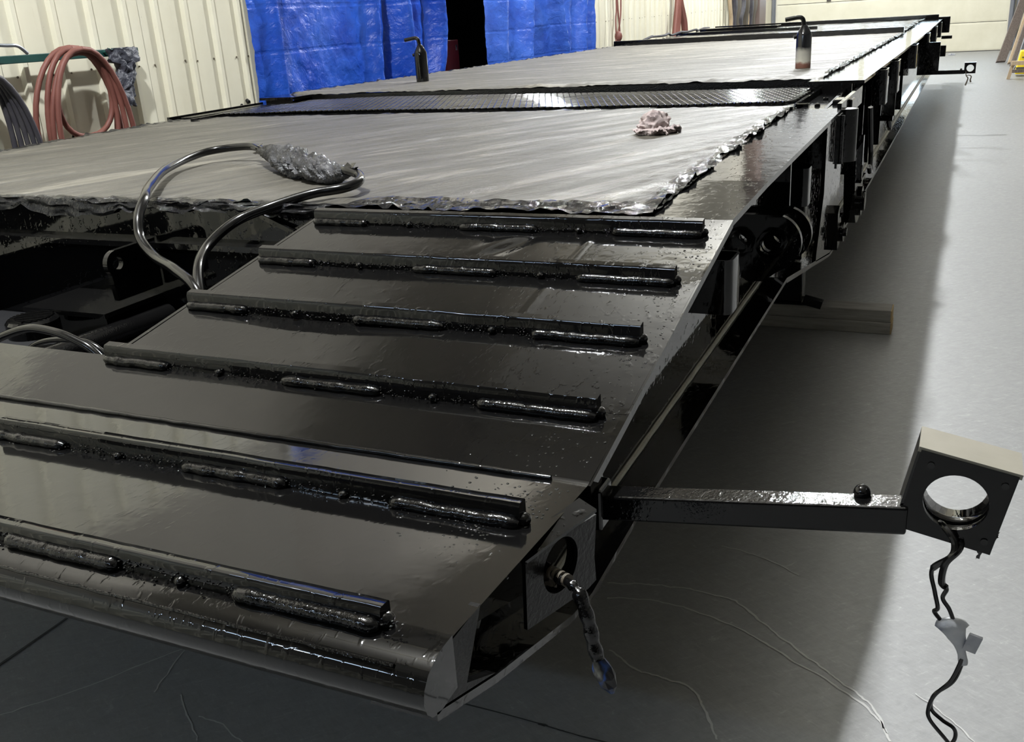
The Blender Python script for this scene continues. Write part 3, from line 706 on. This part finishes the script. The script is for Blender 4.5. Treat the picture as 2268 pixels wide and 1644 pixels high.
# ================================================================== PLASTIC FILM SHEETS
def zdeck(y):
    P = SN[:3]+[(3.40, .849), (3.80, .842)] if y < 4.2 else SF
    for (a, za), (b, zb) in zip(P, P[1:]):
        if y <= b: return za+(zb-za)*(y-a)/(b-a)
    return P[-1][1]
def film(name, x0, x1, y0, y1, nx, ny, zoff, label, edge, hang, m, amp=1.0, wob=.02, flat=None):
    mb = MB()
    def f(u, v):
        x = x0+(x1-x0)*u; y = y0+(y1-y0)*v
        x += wob*fb(y*4, 3.3, 1)*(1 if u > .97 or u < .03 else 0); y += wob*.7*fb(x*4, 7.7, 2)*(1 if v < .03 or v > .97 else 0)
        de = min(x-x0, x1-x, y-y0, y1-y); k = math.exp(-max(de, 0)/.07)*(.25 if y > y1-.12 else 1)
        th_ = 1.08 if y < 4.2 else .47; s = fb((x*math.cos(th_)+y*math.sin(th_))*1.1, (y*math.cos(th_)-x*math.sin(th_))*6, 2, 5); s2 = abs(fb(x*9, y*14, 4, 4)); s3 = fb(x*26, y*30, 8, 3)
        z = zoff+zdeck(y)+amp*(.0045*abs(s)+.0015*s3*(.25+k)+k*.016*s2)
        if hang and y < y0+.03: z -= hang*(1-(y-y0)/.03)*(.6+.7*s2)
        return (x, y, z)
    mb.grid(nx, ny, f)
    o = mb.build(name, m, None, True, angle=80); tag(o, label, 'plastic sheet', 'masking film sheets on the deck')
    return o
film('plastic_sheet', -2.99, -.165, 1.800, 3.72, 210, 170, .004, 'grey masking film over the front deck, nearest the ramp', .07, .0, film_mat('film_front', -2.99, -.165, 1.800, 3.74, .055))
film('plastic_sheet', -2.985, -.185, 4.435, 9.97, 150, 200, .004, 'long grey masking film behind the expanded metal strip', .07, .012, film_mat('film_mid', -2.985, -.185, 4.40, 9.99, .03, col=(.135, .125, .102), rot=-.5, gloss=.5), wob=.012)
film('plastic_sheet', -2.95, -.21, 10.07, 14.48, 90, 90, .006, 'glossy film on the rear deck beyond the black cross beam', .1, .0, film_mat('film_rear', -2.95, -.21, 10.07, 14.48, .12, gloss=.18), amp=1.6)
# crumpled black-painted edge of the front film
def crumple(name, p0, p1, wd, ht, n, label, seed):
    mb = MB(); p0, p1 = Vector(p0), Vector(p1); d = p1-p0; nn = Vector((-d.y, d.x, 0)).normalized()
    def f(u, v):
        p = p0+d*u; t_ = (v-.5)*2; w_ = wd*(.8+.5*fb(u*9, seed)); L_ = d.length; a = fb(u*L_*5, v*3, seed, 3); b = fb(u*L_*16, v*7, seed+3, 3)
        e = min(u, 1-u)*14; e = min(1, e)
        q = p+nn*(t_*w_+.01*a); q.z += (ht*(1-t_*t_)*(.6+.6*a)+.004*b)*e+.002
        return q
    mb.grid(n, 9, f); return mb.build(name, 'weldfilm', None, True, angle=60)
P_['weldfilm'] = mat('painted_crumpled_film', (.006, .006, .007), .05, .6); t = NT(P_['weldfilm'])
t.bump(t.noise(t.coord(), 60, 5, .6, .6), .5, .006)
tag(crumple('film_fold', (-.90, 1.862, .834), (-.17, 1.862, .836), .042, .015, 240, '', 3), 'crumpled black glossy film fold along the top of the ramp', 'film fold', 'crumpled painted film folds')
tag(crumple('film_fold', (-.175, 1.84, .836), (-.19, 3.72, .852), .016, .012, 300, '', 8), 'crumpled black glossy film fold along the right deck sill', 'film fold', 'crumpled painted film folds')
tag(crumple('film_fold', (-.20, 4.47, .888), (-.205, 9.9, .852), .014, .012, 300, '', 15), 'crumpled shiny film fold along the rear right sill', 'film fold', 'crumpled painted film folds')
# torn film hanging over the slot front edge
mb = MB()
def fh(u, v):
    x = -2.5+1.58*u; s = abs(fb(x*5, v*2, 2)); y = 1.80-.012*v-.008*s; z = .842-.03*v*(.5+1.6*abs(fb(x*2.1, 5, 1)))+.004*fb(x*20, v*4, 4)
    return (x, y+.006*fb(x*9, v*5, 7), z)
mb.grid(120, 6, fh)
tag(mb.build('film_flap', bpy.data.materials['film_front'], None, True), 'ragged film flap hanging over the dark slot edge', 'film flap')

# ================================================================== POSTS
def post(x, y, zb, s, mt, hx, label):
    e = tag(empty('handled_post', (x, y, zb)), label, 'post', 'capped posts with bent handles on the deck')
    r = .037*s
    o = MB().lathe([(r, 0), (r, .162*s), (r*.92, .172*s), (.016*s, .205*s), (.010*s, .210*s)], (0, 0, 0), 28).build('post_tube', mt, None, True, angle=30); o.parent = e
    pts = smooth_path([(0, 0, .20*s), (-.006*s, 0, .228*s), (-.012*s, 0, .240*s), (-.03*s, 0, .246*s), (-.092*s, -.006, .238*s)], 5)
    o = MB().tube(pts, .0105*s, 12).build('bent_handle', 'paint', None, True, angle=50); o.parent = e
    o = MB().tube([(-r, 0, .158*s), (-r-.012*s, -.004, .152*s)], .009*s, 10).build('grease_nipple', 'paint', None, True); o.parent = e
    return e
post(-.371, 5.13, .880, 1.0, 'postrust', 0, 'right post with bent handle, its foot bare and rusty')
post(-2.555, 5.16, .880, 1.02, 'paint', 0, 'left post with bent handle, black all over')

# ================================================================== HOSE AND WRAP
hz = tag(empty('brake_hose', (-1.2, 1.7, .75)), 'black glossy hose looping out of the slot with film-wrapped end', 'hose')
A = [(-1.47, 2.30, .885), (-1.60, 2.38, .894), (-1.73, 2.33, .884), (-1.67, 2.10, .872), (-1.475, 1.83, .872), (-1.375, 1.71, .868), (-1.34, 1.645, .835), (-1.31, 1.61, .792), (-1.24, 1.575, .760), (-1.12, 1.51, .752), (-1.02, 1.46, .72), (-.98, 1.44, .60)]
B = [(-1.04, 2.03, .880), (-.989, 2.00, .886), (-.944, 1.98, .879), (-.915, 1.93, .871), (-.93, 1.885, .864), (-.996, 1.85, .856), (-1.063, 1.78, .838), (-1.124, 1.72, .813), (-1.124, 1.62, .78), (-1.06, 1.51, .755), (-1.0, 1.44, .69), (-.985, 1.42, .58)]
MB().tube(smooth_path(A, 10), .0115, 14).build('hose', 'rubber', hz, True, angle=80)
MB().tube(smooth_path(B, 10), .0115, 14).build('hose', 'rubber', hz, True, angle=80)
mb = MB(); ax = [(-1.50, 2.31, .89), (-1.44, 2.27, .892), (-1.36, 2.22, .888), (-1.27, 2.16, .882), (-1.18, 2.11, .875), (-1.10, 2.06, .872), (-1.04, 2.03, .874), (-1.0, 2.01, .882)]
ax = smooth_path(ax, 14); n = len(ax); RR = [.014, .022, .034, .046, .050, .046, .036, .026, .018]
def rfun(t_):
    k = t_*(len(RR)-1); i = min(int(k), len(RR)-2); return RR[i]*(1-(k-i))+RR[i+1]*(k-i)
seg = 44; rings = []
for i, p in enumerate(ax):
    tg = (ax[min(i+1, n-1)]-ax[max(i-1, 0)]).normalized(); u = tg.cross(Vector((0, 0, 1))).normalized(); v = u.cross(tg)
    ring = []
    for k in range(seg):
        a = 2*PI*k/seg; tw = a+i*.09
        rr = rfun(i/(n-1))*(1.08-.55*abs(fb(math.cos(tw)*1.6, math.sin(tw)*1.6, i*.045, 3))+.10*fb(math.cos(tw)*4, math.sin(tw)*4, i*.12, 2))
        q = p+rr*(math.cos(a)*u+math.sin(a)*v*.85); q.z = max(q.z, .846+.002*fb(q.x*30, q.y*30)); ring.append(mb.bm.verts.new(q))
    rings.append(ring)
for i in range(n-1):
    for k in range(seg): mb.bm.faces.new((rings[i][k], rings[i][(k+1) % seg], rings[i+1][(k+1) % seg], rings[i+1][k]))
mb.bm.faces.new(rings[0][::-1]); mb.bm.faces.new(rings[-1])
w_ = mb.build('film_wrap', 'wrap', hz, True, angle=70); w_['label'] = 'crinkled grey film bundle'
mb = MB()
for k in range(6):
    a = k*1.05; mb.obox((-1.515+.012*math.cos(a), 2.315, .895+.012*math.sin(a)), (.014, -.006, .004*math.sin(a*2)), (.002, .004, .004*math.cos(a)), (0, .001, .001))
for k in range(5):
    a = k*1.2; mb.obox((-.975+.01*math.cos(a), 1.995, .89+.01*math.sin(a)), (.012, -.008, .006*math.cos(a)), (.002, .004, .005*math.sin(a)), (0, .001, .001))
mb.build('wrap_tatters', 'blacktape', hz)
tag(MB().tube(smooth_path([(-1.46, 1.25, .60), (-1.41, 1.25, .645), (-1.374, 1.25, .665), (-1.285, 1.25, .692), (-1.209, 1.25, .691), (-1.152, 1.25, .677), (-1.11, 1.25, .657), (-1.06, 1.25, .60), (-1.04, 1.25, .53)], 8), .0085, 12).build('air_line', 'rubber', None, True, angle=80),
    'thin black hose arching up inside the dark slot', 'hose')
tag(MB().tube(smooth_path([(-1.44, 1.30, .53), (-1.36, 1.30, .625), (-1.25, 1.30, .655), (-1.15, 1.30, .640), (-1.08, 1.30, .53)], 8), .006, 10).build('air_line', 'rubber', None, True, angle=80),
    'lower thinner black hose behind the arched one in the slot', 'hose')

# ================================================================== RAG
mb = MB(); mb2 = MB()
def frag(u, v):
    a = u*2*PI; b = (v-.5)*PI; p = Vector((math.cos(a)*math.cos(b), math.sin(a)*math.cos(b), math.sin(b)))
    q = p*1.25; rr = 1.05-.55*abs(fb(q.x, q.y, q.z+4, 2))+.12*fb(q.x*2.5, q.y*2.5, q.z*2.5+9, 2)
    sp_ = 1.25 if p.z < -.1 else 1.0
    return (.052*p.x*rr*sp_, .036*p.y*rr*sp_, max(.024+.046*p.z*rr, .001+.002*abs(fb(p.x*4, p.y*4, 2))))
mb.grid(72, 36, frag); bmesh.ops.remove_doubles(mb.bm, verts=mb.bm.verts, dist=1e-5)
rg = mb.build('crumpled_rag', 'rag', None, True, angle=35); rg.location = (-.478, 2.92, .852); rg.rotation_euler = (0, 0, .3)
tag(rg, 'small crumpled pinkish white rag lying on the front film', 'rag')
for k, (dx, dy, ang) in enumerate(((-.045, -.02, .4), (.012, -.034, .1), (.048, -.01, 1.0))):
    q = MB(); rad = .016+.003*k
    def fl_(u, v, rad=rad, k=k):
        a = -.2+u*2.6; return (rad*1.3*math.cos(a)*(1+.4*fb(u*3, v*2, k)), (v-.5)*.045*(1+.5*fb(u*3, k)), .004+rad*.8*math.sin(a)*(1+.5*fb(u*3, v*3, k))+.004*fb(u*6, v*6, k))
    q.grid(22, 8, fl_); o = q.build('rag_fold', 'rag', None, True, angle=60); o.parent = rg; o.location = (dx, dy, 0); o.rotation_euler = (0, 0, ang)
    s2 = o.modifiers.new('solid', 'SOLIDIFY'); s2.thickness = .002

# ================================================================== MARKER LIGHT ARMS
def light_arm(x0, y0, z0, length, size, roll, rise, label, s=1.0):
    e = tag(empty('marker_light_arm', (x0, y0, z0)), label, 'light bracket', 'slide-out marker light arms')
    a = .0175*s
    o = MB().obox((length/2, 0, rise/2), (length/2, 0, rise/2), (0, a, 0), (0, 0, a)).build('arm_tube', 'armpaint', None, bevel=.003*s); o.parent = e
    o = MB().ball((length*.86, .012*s, rise*.9+a+.002*s), .010*s, 1, 14, 10).build('set_screw', 'paint', None, True); o.parent = e
    c, sn = math.cos(roll), math.sin(roll); ex, ez = Vector((c, 0, -sn)), Vector((sn, 0, c)); h = size/2
    ctr = Vector((length+h*.95, -.01*s, rise+.03*s))
    out = [(-h, -h), (h, -h), (h, h), (-h, h)]
    o = MB().plate_hole(out, ctr, size*.335, .006*s, ex, ez).build('face_plate', 'armpaint', None); o.parent = e
    o = MB().obox(ctr-ex*h+Vector((0, .028*s, 0)), ex*.003*s, (0, .028*s, 0), ez*(h+.0)).build('side_plate', 'paint', None); o.parent = e
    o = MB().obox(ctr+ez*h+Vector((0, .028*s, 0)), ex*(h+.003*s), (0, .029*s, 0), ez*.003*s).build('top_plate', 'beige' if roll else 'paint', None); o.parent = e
    o = MB().tube([ctr+Vector((0, -.0, 0)), ctr+Vector((0, .046*s, 0))], size*.338, 32, cap=False).build('lamp_sleeve', 'paint', None, True); o.parent = e
    sd = o.modifiers.new('solid', 'SOLIDIFY'); sd.thickness = .003*s; sd.offset = 1
    mb = MB()
    for px, pz in ((-.36, .36), (.4, .36), (.4, -.36)): mb.tube([ctr+ex*px*size+ez*pz*size+Vector((0, -.0045*s, 0)), ctr+ex*px*size+ez*pz*size+Vector((0, -.003*s, 0))], .004*s, 10)
    o = mb.build('rivet_heads', 'paint', None); o.parent = e
    return e, ctr
# near arm, drooping bracket
e1, c1 = light_arm(.0, 1.057, .612, .368, .100, .19, .045, 'near slide-out arm with tilted square light bracket over the floor')
o = MB().grid(10, 6, lambda u, v: (.444+.020*u+.004*fb(u*3, v*3), .02+.012*v, .004+.018*u-.022*v*(1-u)+.004*fb(u*4, v*4, 3))).build('tape_scrap', 'blacktape', None, True); o.parent = e1
e2, c2 = light_arm(.14, 9.31, .54, .205, .086, 0, .0, 'far slide-out arm with upright square light bracket near the door', .95)
# near wires
wz_ = tag(empty('wire_lead', (.42, 1.04, .64)), 'pair of wires with white tape hanging from the near bracket', 'wire')
W1 = [(.399, 1.062, .650), (.404, 1.05, .655), (.413, 1.04, .650), (.419, 1.035, .641), (.417, 1.032, .626), (.399, 1.04, .601), (.404, 1.04, .573), (.409, 1.04, .552), (.406, 1.04, .546), (.418, 1.04, .531)]
W2 = [(.426, 1.07, .640), (.424, 1.035, .636), (.412, 1.032, .617), (.410, 1.04, .587), (.416, 1.04, .579), (.413, 1.04, .566), (.421, 1.04, .553), (.427, 1.04, .538)]
for W in (W1, W2): MB().tube(smooth_path(W, 8), .0036, 8, rf=lambda t_: .0040 if t_ < .55 else .0025).build('wire', 'rubber', wz_, True)
W3 = [(.440, 1.04, .490), (.438, 1.04, .479), (.431, 1.04, .455), (.416, 1.04, .431), (.411, 1.04, .410), (.414, 1.04, .394), (.434, 1.04, .370), (.445, 1.04, .355), (.43, 1.04, .345), (.42, 1.05, .35)]
W4 = [(.442, 1.045, .490), (.441, 1.045, .479), (.434, 1.045, .452), (.416, 1.045, .428), (.414, 1.045, .407), (.427, 1.045, .394), (.441, 1.045, .385), (.443, 1.045, .369), (.432, 1.04, .352)]
for W in (W3, W4): MB().tube(smooth_path(W, 8), .0024, 8).build('wire', 'rubber', wz_, True)
mb = MB(); ax = smooth_path([(.421, 1.04, .541), (.427, 1.04, .528), (.434, 1.04, .512), (.439, 1.04, .497), (.443, 1.042, .480)], 4); rings = []
RR = [.006, .012, .0155, .017, .015, .013, .011, .0095, .0075, .006, .0055, .005, .005, .005, .005, .005, .004]
for i, p in enumerate(ax):
    rings.append([mb.bm.verts.new(p+Vector((math.cos(a), .45*math.sin(a), .25*math.cos(a)))*RR[i]*(1+.15*fb(math.cos(a)*2, math.sin(a)*2, i*.3))) for a in [2*PI*k/12 for k in range(12)]])
for i in range(len(ax)-1):
    for k in range(12): mb.bm.faces.new((rings[i][k], rings[i][(k+1) % 12], rings[i+1][(k+1) % 12], rings[i+1][k]))
mb.bm.faces.new(rings[0][::-1]); mb.bm.faces.new(rings[-1])
mb.obox((.449, 1.04, .513), (.007, .002, -.003), (0, .002, 0), (.003, 0, .011))
mb.build('tape_wrap', 'tape', wz_, True, angle=45)
# far wires
wf = tag(empty('wire_lead', (.36, 9.3, .5)), 'thin wires dangling below the far light bracket', 'wire')
for W in ([(.355, 9.29, .545), (.36, 9.29, .51), (.375, 9.29, .49), (.37, 9.29, .46), (.36, 9.29, .43)], [(.36, 9.29, .51), (.385, 9.29, .512), (.40, 9.29, .50), (.395, 9.29, .475), (.40, 9.29, .455)]):
    MB().tube(smooth_path(W, 5), .004, 6, rf=lambda t_: .003+.005*t_).build('wire', 'cable', wf, True)
# taped pigtail out of the light plate
pg = tag(empty('wire_pigtail', (.04, .86, .62)), 'black taped pigtail with blue-white end hanging by the ramp nose', 'wire')
Q = [(-.012, .875, .624), (.012, .858, .622), (.034, .845, .625), (.046, .838, .622), (.056, .832, .605), (.062, .83, .585), (.066, .828, .565), (.072, .825, .548)]
MB().tube(smooth_path(Q, 6), .005, 10, rf=lambda t_: .0056+.0012*math.sin(t_*43)*(1 if t_ < .45 else .6)+(.0026 if t_ > .42 else 0)).build('taped_wire', 'blacktape', pg, True, angle=60)
mb = MB()
for k in range(4): mb.tube([(.004+k*.0075, .864-k*.004, .6225+.0006*k), (.0075+k*.0075, .862-k*.004, .623+.0006*k)], .0078, 12)
mb.build('connector_rings', 'cable', pg, True, angle=40)
mb = MB(); rings = []
for i, (p, r) in enumerate((((.070, .826, .553), .006), ((.075, .824, .542), .011), ((.080, .822, .532), .0135), ((.085, .82, .522), .010), ((.089, .818, .513), .003))):
    rings.append([mb.bm.verts.new(Vector(p)+Vector((math.cos(a), .6*math.sin(a), .2*math.sin(a)))*r*(1+.25*fb(math.cos(a)*2, math.sin(a)*2, i*.7))) for a in [2*PI*k/9 for k in range(9)]])
for i in range(4):
    for k in range(9): mb.bm.faces.new((rings[i][k], rings[i][(k+1) % 9], rings[i+1][(k+1) % 9], rings[i+1][k]))
mb.bm.faces.new(rings[0][::-1]); mb.bm.faces.new(rings[-1])
mb.build('tape_end', 'bluetip', pg, False)
tg_ = MB().grid(8, 5, lambda u, v: (-.012+.02*u, .868+.006*v+.003*fb(u*5, v*5), .600+.016*v+.006*fb(u*6, v*4, 2))).build('paper_scrap', 'cable', pg, True)

# ================================================================== WALL ITEMS
hr = tag(empty('hose_rack', (-3.64, 3.6, 1.16)), 'dark green steel rail fixed on the cream wall holding hoses', 'rack')
MB().obox((-3.632, 3.24, 1.170), (.012, 0, 0), (0, .80, -.004), (0, 0, .018)).build('rail', 'green', hr, bevel=.003)
for yy in (2.60, 3.10, 3.95): MB().box(-3.70, -3.64, yy-.015, yy+.015, 1.150, 1.188).build('rail_bracket', 'green', hr)
MB().tube([(-3.63, 3.80, 1.170), (-3.58, 3.80, 1.176), (-3.575, 3.80, 1.188)], .006, 8).build('hook', 'green', hr, True)
MB().tube(smooth_path([(-3.62, 2.95, 1.16), (-3.58, 3.05, 1.235), (-3.56, 3.20, 1.232), (-3.56, 3.255, 1.226), (-3.57, 3.306, 1.193)], 6), .008, 8).build('rod_hook', 'steelrod', hr, True)
def loop(cy, zt, zb, hw, x, k=0, lean=0):
    pts = []
    for i in range(33):
        a = 2*PI*i/32; s = math.sin(a); c = math.cos(a)
        z = (zt+zb)/2+(zt-zb)/2*c; wv = hw*(1-.12*c)
        pts.append((x+.02*c, cy+wv*s*abs(s)**-.15 if abs(s) > 1e-3 else cy, z)); pts[-1] = (pts[-1][0], pts[-1][1]+lean*(1-c)*.5, z)
    return pts
rh_ = tag(empty('air_hose_coil', (-3.56, 3.55, 1.2)), 'coiled red air hose hung on the green wall rail', 'hose coil')
for i, (cy, zt, zb, hw, x, ln) in enumerate(((3.545, 1.205, .60, .245, -3.585, -.03), (3.535, 1.200, .50, .218, -3.562, .02), (3.56, 1.190, .56, .200, -3.54, -.05), (3.55, 1.196, .45, .228, -3.515, .045), (3.555, 1.180, .787, .165, -3.545, .01))):
    MB().tube(loop(cy, zt, zb, hw, x, lean=ln), .0135, 10, cap=True).build('hose_loop', 'redhose', rh_, True)
MB().tube(smooth_path([(-3.53, 3.60, 1.19), (-3.52, 3.70, 1.10), (-3.52, 3.745, .98), (-3.52, 3.76, .80), (-3.52, 3.75, .45)], 6), .0135, 10).build('hose_tail', 'redhose', rh_, True)
dh = tag(empty('dark_hose_coil', (-3.56, 3.0, 1.15)), 'dark grey hose coil hung on the wall at the left edge', 'hose coil')
for i in range(5):
    MB().tube(loop(3.0, 1.17-.012*i, .50-.03*i, .135+.018*i, -3.58+.016*i, lean=.01*i), .0125, 10).build('hose_loop', 'darkhose', dh, True)
# grey bag
mb = MB()
def fbag(u, v):
    z = 1.186-.275*v; wd = (.10 if v < .25 else .062+.03*max(0, (v-.75)*3))*(1+.12*fb(v*6, 2)); cy = 3.885-.03*v+.02*math.sin(v*5)
    a = u*2*PI; d = .035*(1+.5*fb(math.cos(a)*2, math.sin(a)*2, v*5, 4))
    return (-3.585+d*math.sin(a), cy+wd*math.cos(a)*(1+.15*fb(math.cos(a)*2, v*7, 5)), z+.012*fb(math.cos(a)*3, math.sin(a)*3, v*3)-.03*(v > .7)*math.cos(a)*.6)
mb.grid(40, 40, fbag); bmesh.ops.remove_doubles(mb.bm, verts=mb.bm.verts, dist=1e-5)
tag(mb.build('plastic_bag', 'bag', None, True, angle=80), 'crumpled grey plastic bag hanging at the end of the green rail', 'bag')

# ================================================================== TARPS
def tarp(name, y0, y1, zt, zb, label, m, folds, seed, edge=None):
    mb = MB()
    def f(u, v):
        y = y0+(y1-y0)*u; z = zt+(zb-zt)*v
        d = 0
        for (c, w_, a, sk) in folds:
            yy = y-(c+sk*(z-1.0)); d += 1.5*a*math.exp(-(yy/w_)**2)
        x = FX0+.045+d+.014*fb(y*3, z*3, seed, 4)+.005*fb(y*14, z*14, seed, 3)
        if edge and u > .8: y += (u-.8)/.2*edge(z)
        return (x, y, z)
    mb.grid(120, 90, f); o = mb.build(name, m, None, True, angle=80); return tag(o, label, 'tarp', 'blue tarps over the wall opening')
tarp('blue_tarp', OP0-.07, 7.27, 2.5, .05, 'wide bright blue tarp left of the dark gap in the wall', 'tarp',
     [(5.22, .05, .05, 0), (6.35, .06, .07, .06), (6.62, .05, -.05, .1), (6.78, .07, .10, -.10), (7.0, .06, .04, .12), (7.18, .06, .09, .05), (7.24, .05, .06, 0)], 2, edge=lambda z: .05*math.sin((z-.8)*5)-.05*max(0, .9-z))
tarp('blue_tarp', 8.31, OP1-.05, 2.5, .05, 'creased blue tarp right of the dark gap in the wall', 'tarp2',
     [(8.6, .10, .06, .15), (9.1, .08, .09, .2), (9.45, .10, -.04, -.1), (9.95, .06, .11, -.22), (10.25, .09, .05, .2), (10.6, .06, .10, .1), (10.95, .05, .08, .05)], 11)
cb = tag(empty('red_stand', (-4.4, 8.85, 0)), 'dark red floor stand seen in the gap between the tarps', 'stand')
MB().box(-4.55, -4.30, 8.72, 9.0, 0, 1.03).build('cabinet', 'redpaint', cb, bevel=.006)
MB().box(-4.45, -4.40, 8.75, 8.88, 1.03, 1.42).build('mast', 'redpaint', cb, bevel=.004)
MB().box(-4.298, -4.294, 8.93, 8.96, .93, .98).build('latch', 'tape', cb)

# ================================================================== FAR WALL ITEMS
cd = tag(empty('red_rope', (-3.6, 11.9, 1.3)), 'thin red cords hanging on the far wall past the tarp', 'rope')
for W in ([(-3.62, 11.86, 2.2), (-3.6, 11.887, 1.32), (-3.6, 11.85, 1.1), (-3.59, 11.83, .93), (-3.6, 11.90, .82)], [(-3.62, 12.1, 2.2), (-3.6, 12.06, 1.317), (-3.6, 12.0, 1.05), (-3.6, 11.88, .9), (-3.6, 11.83, .84)], [(-3.62, 11.95, 2.2), (-3.6, 11.93, 1.32), (-3.59, 11.96, 1.0), (-3.6, 12.0, .80)]):
    MB().tube(smooth_path(W, 5), .010, 6).build('rope_strand', 'redhose', cd, True)
MB().ball((-3.58, 11.88, .90), .05, 1.3, 8, 6).build('knot', 'redhose', cd, True)
hf = tag(empty('red_hose_bundle', (-3.6, 14.7, 1.3)), 'thick bundle of red hose hanging on the far wall', 'hose coil')
for i in range(7):
    s = (i-3)/3; MB().tube(smooth_path([(-3.58+.02*(i % 3), 14.42+.36*(s+1)*.5+(.32 if i > 3 else -.1), .55), (-3.57, 14.45+.34*(s+1)*.5+(.22 if i > 3 else 0), .95), (-3.57, 14.66+.10*s, 1.28), (-3.6, 14.72, 1.6)], 6), .036, 8).build('hose_strand', 'redhose', hf, True)
cf = tag(empty('cable_bundle', (-3.55, 18.8, 1.2)), 'tangle of tan and grey cables on the wall by the corner', 'cable')
for i in range(9):
    yy = 17.95+.24*i; MB().tube(smooth_path([(-3.6, yy, 1.9), (-3.55+.02*(i % 3), yy+.05*math.sin(i*2), 1.2), (-3.55, yy+.12*math.cos(i), .9-.0*i), (-3.56, yy+.1, .55+.05*(i % 4))], 5), .035+.02*(i % 3), 7).build('cable', ['palewood', 'darkhose', 'cable'][i % 3], cf, True)
tag(MB().box(-3.66, -3.44, 20.1, 20.75, 0, CZ-.25).box(-3.62, -3.52, 20.05, 20.8, 0, .05).build('steel_column', 'brown', None, bevel=.01), 'brown steel column on the left wall by the door', 'column')
wire = [(-2.96+.03*math.sin(k*2.3), 10.9+.25*k, .872+.03*abs(math.sin(k*1.9))) for k in range(13)]
tag(MB().tube(smooth_path(wire, 4), .014, 6).build('loose_cable', 'darkhose', None, True), 'loose wavy dark cable lying along the rear left deck edge', 'cable')

# leaning planks and trestle at the right rear
def plank(p0, p1, wv, th, m, label):
    p0, p1 = Vector(p0), Vector(p1); d = p1-p0; side = Vector((.82, .57, 0)); nn = d.normalized().cross(side).normalized()
    o = MB().obox((p0+p1)/2, d/2, side*wv/2, nn*th/2).build('leaning_plank', m, None, bevel=.004)
    tag(o, label, 'plank', 'planks leaning by the door')
plank((.83, 18.3, .02), (1.30, 20.4, 1.55), .17, .04, 'plank', 'widest dark plank leaning right of the big door')
plank((.95, 17.9, .02), (1.36, 20.2, 1.45), .07, .04, 'palewood', 'pale narrow plank leaning behind the wide dark plank')
plank((1.0, 17.5, .02), (1.42, 19.8, 1.50), .13, .05, 'plank', 'second dark plank leaning just right of the widest one')
plank((1.02, 16.9, .02), (1.45, 19.4, 1.55), .07, .05, 'track', 'grey metal bar leaning among the planks')
plank((1.04, 16.3, .02), (1.52, 19.0, 1.60), .09, .05, 'palewood', 'light timber leaning rightmost by the yellow box')
ts = tag(empty('wooden_trestle', (.97, 15, 0)), 'low wooden trestle with a crossbar in front of the planks', 'trestle')
MB().obox((.885, 15.1, .10), (.020, .0, .10), (0, .03, 0), (.02, 0, -.005)).build('leg', 'palewood', ts)
MB().obox((1.08, 14.9, .12), (.0, .0, .12), (0, .03, 0), (.02, 0, 0)).build('leg', 'palewood', ts)
MB().box(.90, 1.10, 14.97, 15.03, .09, .13).build('crossbar', 'plank', ts); MB().box(.88, 1.30, 14.95, 15.05, .19, .24).build('top_rail', 'palewood', ts)
MB().box(1.03, 1.075, 13.95, 14.0, 0, .30).build('stake', 'palewood', ts)
yb = tag(empty('yellow_box', (1.1, 15.6, 0)), 'bright yellow plastic box beside the leaning planks', 'box')
MB().poly_prism([(.955, .03), (1.30, .03), (1.28, .34), (1.0, .34)], 'y', 15.5, 15.75).build('box_body', 'yellow', yb, bevel=.012)
MB().box(.96, 1.30, 15.485, 15.5, .10, .125).build('dark_band', 'seal', yb); MB().box(1.02, 1.30, 15.485, 15.5, .25, .262).build('dark_band', 'seal', yb)
tag(MB().box(-.02, .10, 20.9, 21.0, .0, .03).build('paper_scrap', 'tape', None, bevel=.005), 'small pale scrap on the floor before the door', 'scrap')
